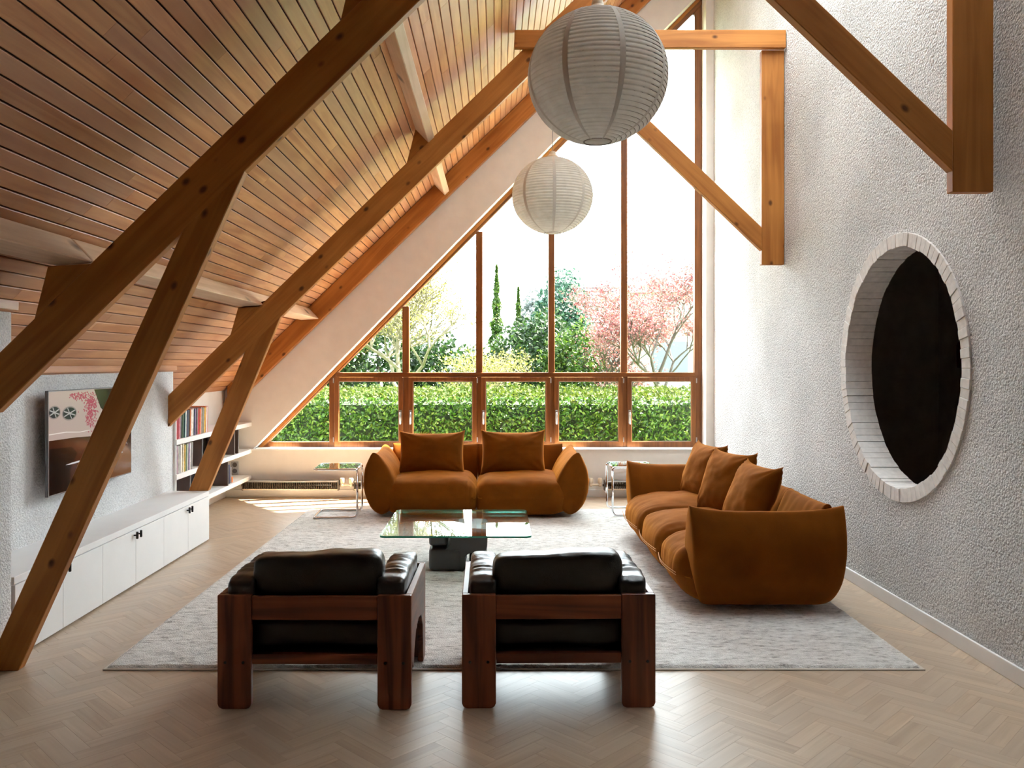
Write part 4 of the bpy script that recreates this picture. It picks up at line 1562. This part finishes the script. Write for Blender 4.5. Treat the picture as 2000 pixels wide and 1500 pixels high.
def leafset(pts, size, jitter=0.5, up=0.0, aspect=0.55):
    """every point becomes one folded leaf"""
    v_, f_ = [], []
    for p in pts:
        d = Vector((random.gauss(0, 1), random.gauss(0, 1), random.gauss(0, 1) + up))
        if d.length < 1e-3:
            d = Vector((0, 0, 1))
        d.normalize()
        u = d.orthogonal().normalized()
        u = Matrix.Rotation(random.uniform(0, 2 * PI), 3, d) @ u
        w = d.cross(u)
        s_ = size * random.uniform(1 - jitter, 1 + jitter)
        k = len(v_)
        p = Vector(p)
        v_ += [tuple(p - u * s_ * 0.5), tuple(p + w * s_ * aspect * 0.5 + d * s_ * 0.1), tuple(p + u * s_ * 0.5), tuple(p - w * s_ * aspect * 0.5 + d * s_ * 0.1)]
        f_.append((k, k + 1, k + 2, k + 3))
    return v_, f_


# clipped hedge
HX0, HX1, HY0, HY1 = -7.0, 6.5, 11.3, 13.1
hd = thing('hedge', 'clipped leafy green hedge behind the window', 'hedge', (0, HY0, -0.12))


def hz_top(x, y):
    t = min(1, max(0, (y - HY0) / (HY1 - HY0)))
    return 1.0 + 0.12 * t ** 0.6 + 0.03 * noise.noise(Vector((x * 1.7, y * 2, 0)))


pts_f, pts_t = [], []
for _ in range(30000):
    x = random.uniform(HX0, HX1)
    z = random.uniform(-0.1, 1.04)
    y = HY0 + 0.05 * noise.noise(Vector((x * 2.2, z * 3, 4))) + abs(random.gauss(0, 0.05))
    pts_f.append((x, y, z))
for _ in range(15000):
    x = random.uniform(HX0, HX1)
    y = random.uniform(HY0, HY1)
    pts_t.append((x, y, hz_top(x, y) + random.gauss(0, 0.025)))
M['hedge'] = leafmat('hedge_leaf', [srgb(24, 50, 8), srgb(39, 72, 13), srgb(54, 88, 20), srgb(86, 110, 35)], 0.35, 0.4)
v_, f_ = leafset(pts_f, 0.062, 0.35)
stuff(raw('face_leaves', [(x, y - HY0, z + 0.12) for x, y, z in v_], f_, M['hedge'], hd))
v_, f_ = leafset(pts_t, 0.062, 0.35, up=0.6)
stuff(raw('top_leaves', [(x, y - HY0, z + 0.12) for x, y, z in v_], f_, leafmat('hedge_top_leaf', [srgb(36, 54, 8), srgb(52, 68, 14), srgb(74, 84, 24)], 0.3, 0.75), hd))
O('core', MB().box(HX0 + 0.1, HX1 - 0.1, HY0 + 0.14, HY1 - 0.08, -0.12, 0.94), plain('hedge_core', srgb(20, 36, 8), 0.95), hd)


def tree(name, label, cat, base, h, spread, seed, leaf_mat, leaf_size, n_leaf, levels=4, lean=(0, 0), trunk_r=0.12, start=0.25, fan=0.75, cloud=0.25, bark=None, nb=4, group=None, upness=0.25):
    rnd = random.Random(seed)
    t = thing(name, label, cat, base, group)
    segs, tips = [], []

    def grow(p, d, L, r, lv):
        k = 3
        pts = [p]
        for i in range(k):
            d = (d + Vector((rnd.gauss(0, 0.13), rnd.gauss(0, 0.13), rnd.gauss(0, 0.08) + upness * 0.1))).normalized()
            p = p + d * L / k
            pts.append(p)
        segs.append((pts, r, r * 0.62))
        if lv <= 1:
            tips.extend(pts[1:])
        if lv == 0:
            return
        for i in range(nb):
            f_ = rnd.uniform(0.35, 1.0)
            q = pts[1 + min(k - 1, int(f_ * k - 0.01))]
            a = rnd.uniform(0, 2 * PI)
            dd = (d + Vector((math.cos(a), math.sin(a), rnd.uniform(-0.2, 0.5))) * fan * spread).normalized()
            grow(q, dd, L * rnd.uniform(0.55, 0.78), r * 0.55, lv - 1)
    grow(Vector((0, 0, 0)), Vector((lean[0], lean[1], 1)).normalized(), h * 0.42, trunk_r, levels)
    mb_ = MB()
    for pts, r0, r1 in segs:
        k = len(pts)
        mb_.tube(pts, [r0 + (r1 - r0) * i / (k - 1) for i in range(k)], 5, caps=False)
    tr_ = raw('trunk_and_branches', mb_.v, mb_.f, bark or M['bark'], t)
    lp = []
    for _ in range(n_leaf):
        p = rnd.choice(tips)
        lp.append(p + Vector((rnd.gauss(0, cloud), rnd.gauss(0, cloud), rnd.gauss(0, cloud * 0.8))))
    v2, f2 = leafset(lp, leaf_size, 0.4)
    stuff(raw('foliage', v2, f2, leaf_mat, t))
    return t


def bush(name, label, cat, base, blobs, n_leaf, size, mat, group=None, cone=False):
    t = thing(name, label, cat, base, group)
    lp = []
    tot = sum(b[3] * b[4] for b in blobs)
    for (dx, dy, dz, rx, rz_) in blobs:
        for _ in range(int(n_leaf * rx * rz_ / tot)):
            d = Vector((random.gauss(0, 1), random.gauss(0, 1), random.gauss(0, 1))).normalized() * random.uniform(0.72, 1.05)
            if cone:
                hh = random.random() ** 1.4
                a = random.uniform(0, 2 * PI)
                rr = rx * (1 - hh) * random.uniform(0.55, 1.1) * (0.75 + 0.25 * math.sin(hh * 40))
                lp.append((dx + rr * math.cos(a), dy + rr * math.sin(a), dz - rz_ + 2 * rz_ * hh))
            else:
                lump = 1 + 0.38 * noise.noise(d * 2.6 + Vector((dx * 3, dz, 1)))
                lp.append((dx + d.x * rx * lump, dy + d.y * rx * lump, dz + d.z * rz_ * lump))
    v2, f2 = leafset(lp, size, 0.4, up=0.3)
    stuff(raw('foliage', v2, f2, mat, t))
    mb_ = MB()
    top = max(b[2] + b[4] * (0.9 if cone else 0.2) for b in blobs)
    b0 = blobs[0]
    mb_.tube([(b0[0], b0[1], 0), (b0[0], b0[1], top)], [0.10, 0.02], 7)
    raw('trunk', mb_.v, mb_.f, M['bark'], t)
    return t


ybud = leafmat('budding_leaf', [srgb(90, 94, 32), srgb(118, 117, 52), srgb(140, 136, 80)], 0.5)
pale_bark = plain('pale_bark', srgb(92, 86, 64), 0.9)
tree('budding_tree', 'bare branching tree with pale yellow-green buds, left behind the hedge', 'tree', (-1.55, 15.6, -0.12), 3.7, 1.15, 11, ybud, 0.045, 9000, levels=5, trunk_r=0.075, cloud=0.07, bark=pale_bark, nb=5, fan=0.85)
tree('budding_tree', 'smaller yellow-green budding tree at the left edge of the window', 'tree', (-3.6, 17.4, -0.12), 3.4, 1.2, 5, ybud, 0.05, 6000, levels=5, trunk_r=0.07, cloud=0.08, bark=pale_bark, nb=4, fan=0.85)
tree('budding_shrub', 'low spreading shrub with cream-yellow flower buds in the middle', 'shrub', (-0.45, 14.5, -0.12), 2.0, 1.3, 21, ybud, 0.045, 2600, levels=4, trunk_r=0.03, cloud=0.09, bark=pale_bark, nb=5, fan=0.9)
gdark = leafmat('dark_evergreen', [srgb(16, 34, 14), srgb(28, 50, 20), srgb(46, 68, 28)], 0.3)
gmid = leafmat('laurel', [srgb(26, 48, 10), srgb(44, 68, 16), srgb(70, 88, 28)], 0.3)
gpine = leafmat('pine_needles', [srgb(30, 56, 44), srgb(46, 74, 60), srgb(76, 98, 86)], 0.3)
ggrey = leafmat('grey_pine', [srgb(74, 82, 82), srgb(96, 102, 102), srgb(112, 118, 116)], 0.3)
bush('evergreen_shrub', 'dark green rounded shrub behind the left half of the hedge', 'shrub', (-2.6, 18.5, -0.12), [(0, 0, 1.2, 1.5, 1.25), (-1.6, 0, 1.3, 1.4, 1.3), (1.3, 0, 1.0, 1.0, 1.1), (-3.4, 0.5, 1.6, 1.6, 1.7)], 26000, 0.13, gdark)
bush('evergreen_shrub', 'broad dark green shrub left of the centre mullion', 'shrub', (0.62, 17.4, -0.12), [(0, 0, 1.35, 0.75, 1.2), (-0.7, 0, 1.0, 0.7, 1.0), (0.45, 0, 1.6, 0.55, 1.1)], 9000, 0.10, gdark)
bush('laurel_shrub', 'bright green laurel shrub right of the centre mullion', 'shrub', (1.55, 16.6, -0.12), [(0, 0, 1.25, 0.55, 1.15), (-0.35, 0.1, 1.1, 0.4, 1.0), (0.45, 0.2, 0.9, 0.5, 0.9)], 8000, 0.09, gmid)
bush('conifer', 'slim tall pointed conifer left of the paper lantern mullion', 'tree', (0.0, 30, -0.12), [(0, 0, 3.0, 0.5, 2.1)], 3200, 0.13, gmid, cone=True)
bush('conifer', 'small slim pointed conifer behind the dark shrub', 'tree', (0.72, 28, -0.12), [(0, 0, 2.4, 0.42, 1.75)], 2200, 0.12, gmid, cone=True)
bush('pine_tree', 'blue-green pine tree behind the laurel shrub', 'tree', (2.05, 26.5, -0.12), [(0, 0, 3.1, 0.75, 1.35), (-0.35, 0, 2.5, 0.7, 1.1), (0.4, 0, 2.3, 0.6, 0.9)], 6500, 0.15, gpine)
bush('pine_tree', 'hazy grey pine tree left of the blue-green pine', 'tree', (1.30, 28.5, -0.12), [(0, 0, 2.9, 0.55, 1.2), (-0.2, 0, 2.2, 0.6, 0.9)], 2600, 0.15, ggrey)
pink = leafmat('pink_blossom', [srgb(92, 40, 44), srgb(116, 62, 64), srgb(134, 92, 90), srgb(100, 70, 56)], 0.4)
tree('blossom_tree', 'large pink blossoming tree at the right end of the window', 'tree', (3.05, 14.8, -0.12), 3.4, 1.0, 33, pink, 0.045, 12000, levels=5, trunk_r=0.055, cloud=0.08, nb=4, fan=0.8)
tree('blossom_tree', 'smaller pink blossoming tree beside the laurel shrub', 'tree', (2.2, 15.8, -0.12), 2.1, 1.0, 44, pink, 0.045, 2600, levels=4, trunk_r=0.05, cloud=0.13, nb=5, fan=0.85)
tree('blossom_tree', 'distant red-leaved tree above the grey tiled roof', 'tree', (3.0, 23.0, -0.12), 4.2, 0.8, 55, pink, 0.08, 2600, levels=4, trunk_r=0.06, cloud=0.16, nb=4, fan=0.6)

# neighbour's house far behind
ho = thing('house', 'white neighbouring house with a grey tiled roof and chimney', 'house', (6.5, 33, -0.12))
YH = 33.0
O('wall', MB().box(3.3, 12, YH, YH + 8, -0.12, 2.5), M['housewall'], ho)
rf = O('roof', MB().prism_yz([(YH - 0.4, 2.4), (YH + 3.5, 4.9), (YH + 7.4, 2.4)], 2.9, 12), M['roof'], ho)
rf_rows = MB()
for k in range(14):
    t0 = k / 14
    ya, za = YH - 0.4 + 3.9 * t0, 2.4 + 2.5 * t0
    rf_rows.box(2.9, 12, ya - 0.02, ya + 0.29, za + 0.02, za + 0.05)
stuff(O('tile_course', rf_rows, M['roof'], rf))
O('chimney', MB().box(6.6, 7.2, YH + 2.6, YH + 3.3, 3.6, 5.1), M['chimney'], ho)
for x in (4.2, 6.0, 8.0):
    wi = O('window', MB().box(x, x + 0.9, YH - 0.03, YH + 0.02, 0.9, 2.0), M['housewall'], ho)
    O('window_pane', MB().box(x + 0.08, x + 0.82, YH - 0.04, YH - 0.03, 0.98, 1.92), M['housewin'], wi)
h2 = thing('house', 'white flat-roofed house right of the last mullion', 'house', (6.4, 27, -0.12))
O('wall', MB().box(4.2, 10, 27, 32, -0.12, 3.75), M['housewall'], h2)
O('fascia', MB().box(4.05, 10.2, 26.7, 32, 3.75, 3.98), M['housewall'], h2)
for x in (5.0, 7.0):
    O('window_pane', MB().box(x, x + 1.1, 26.96, 27.01, 1.0, 2.2), M['housewin'], h2)
O('rail', MB().box(4.05, 5.2, 26.75, 26.8, 4.15, 4.2), M['tvgrey'], h2)
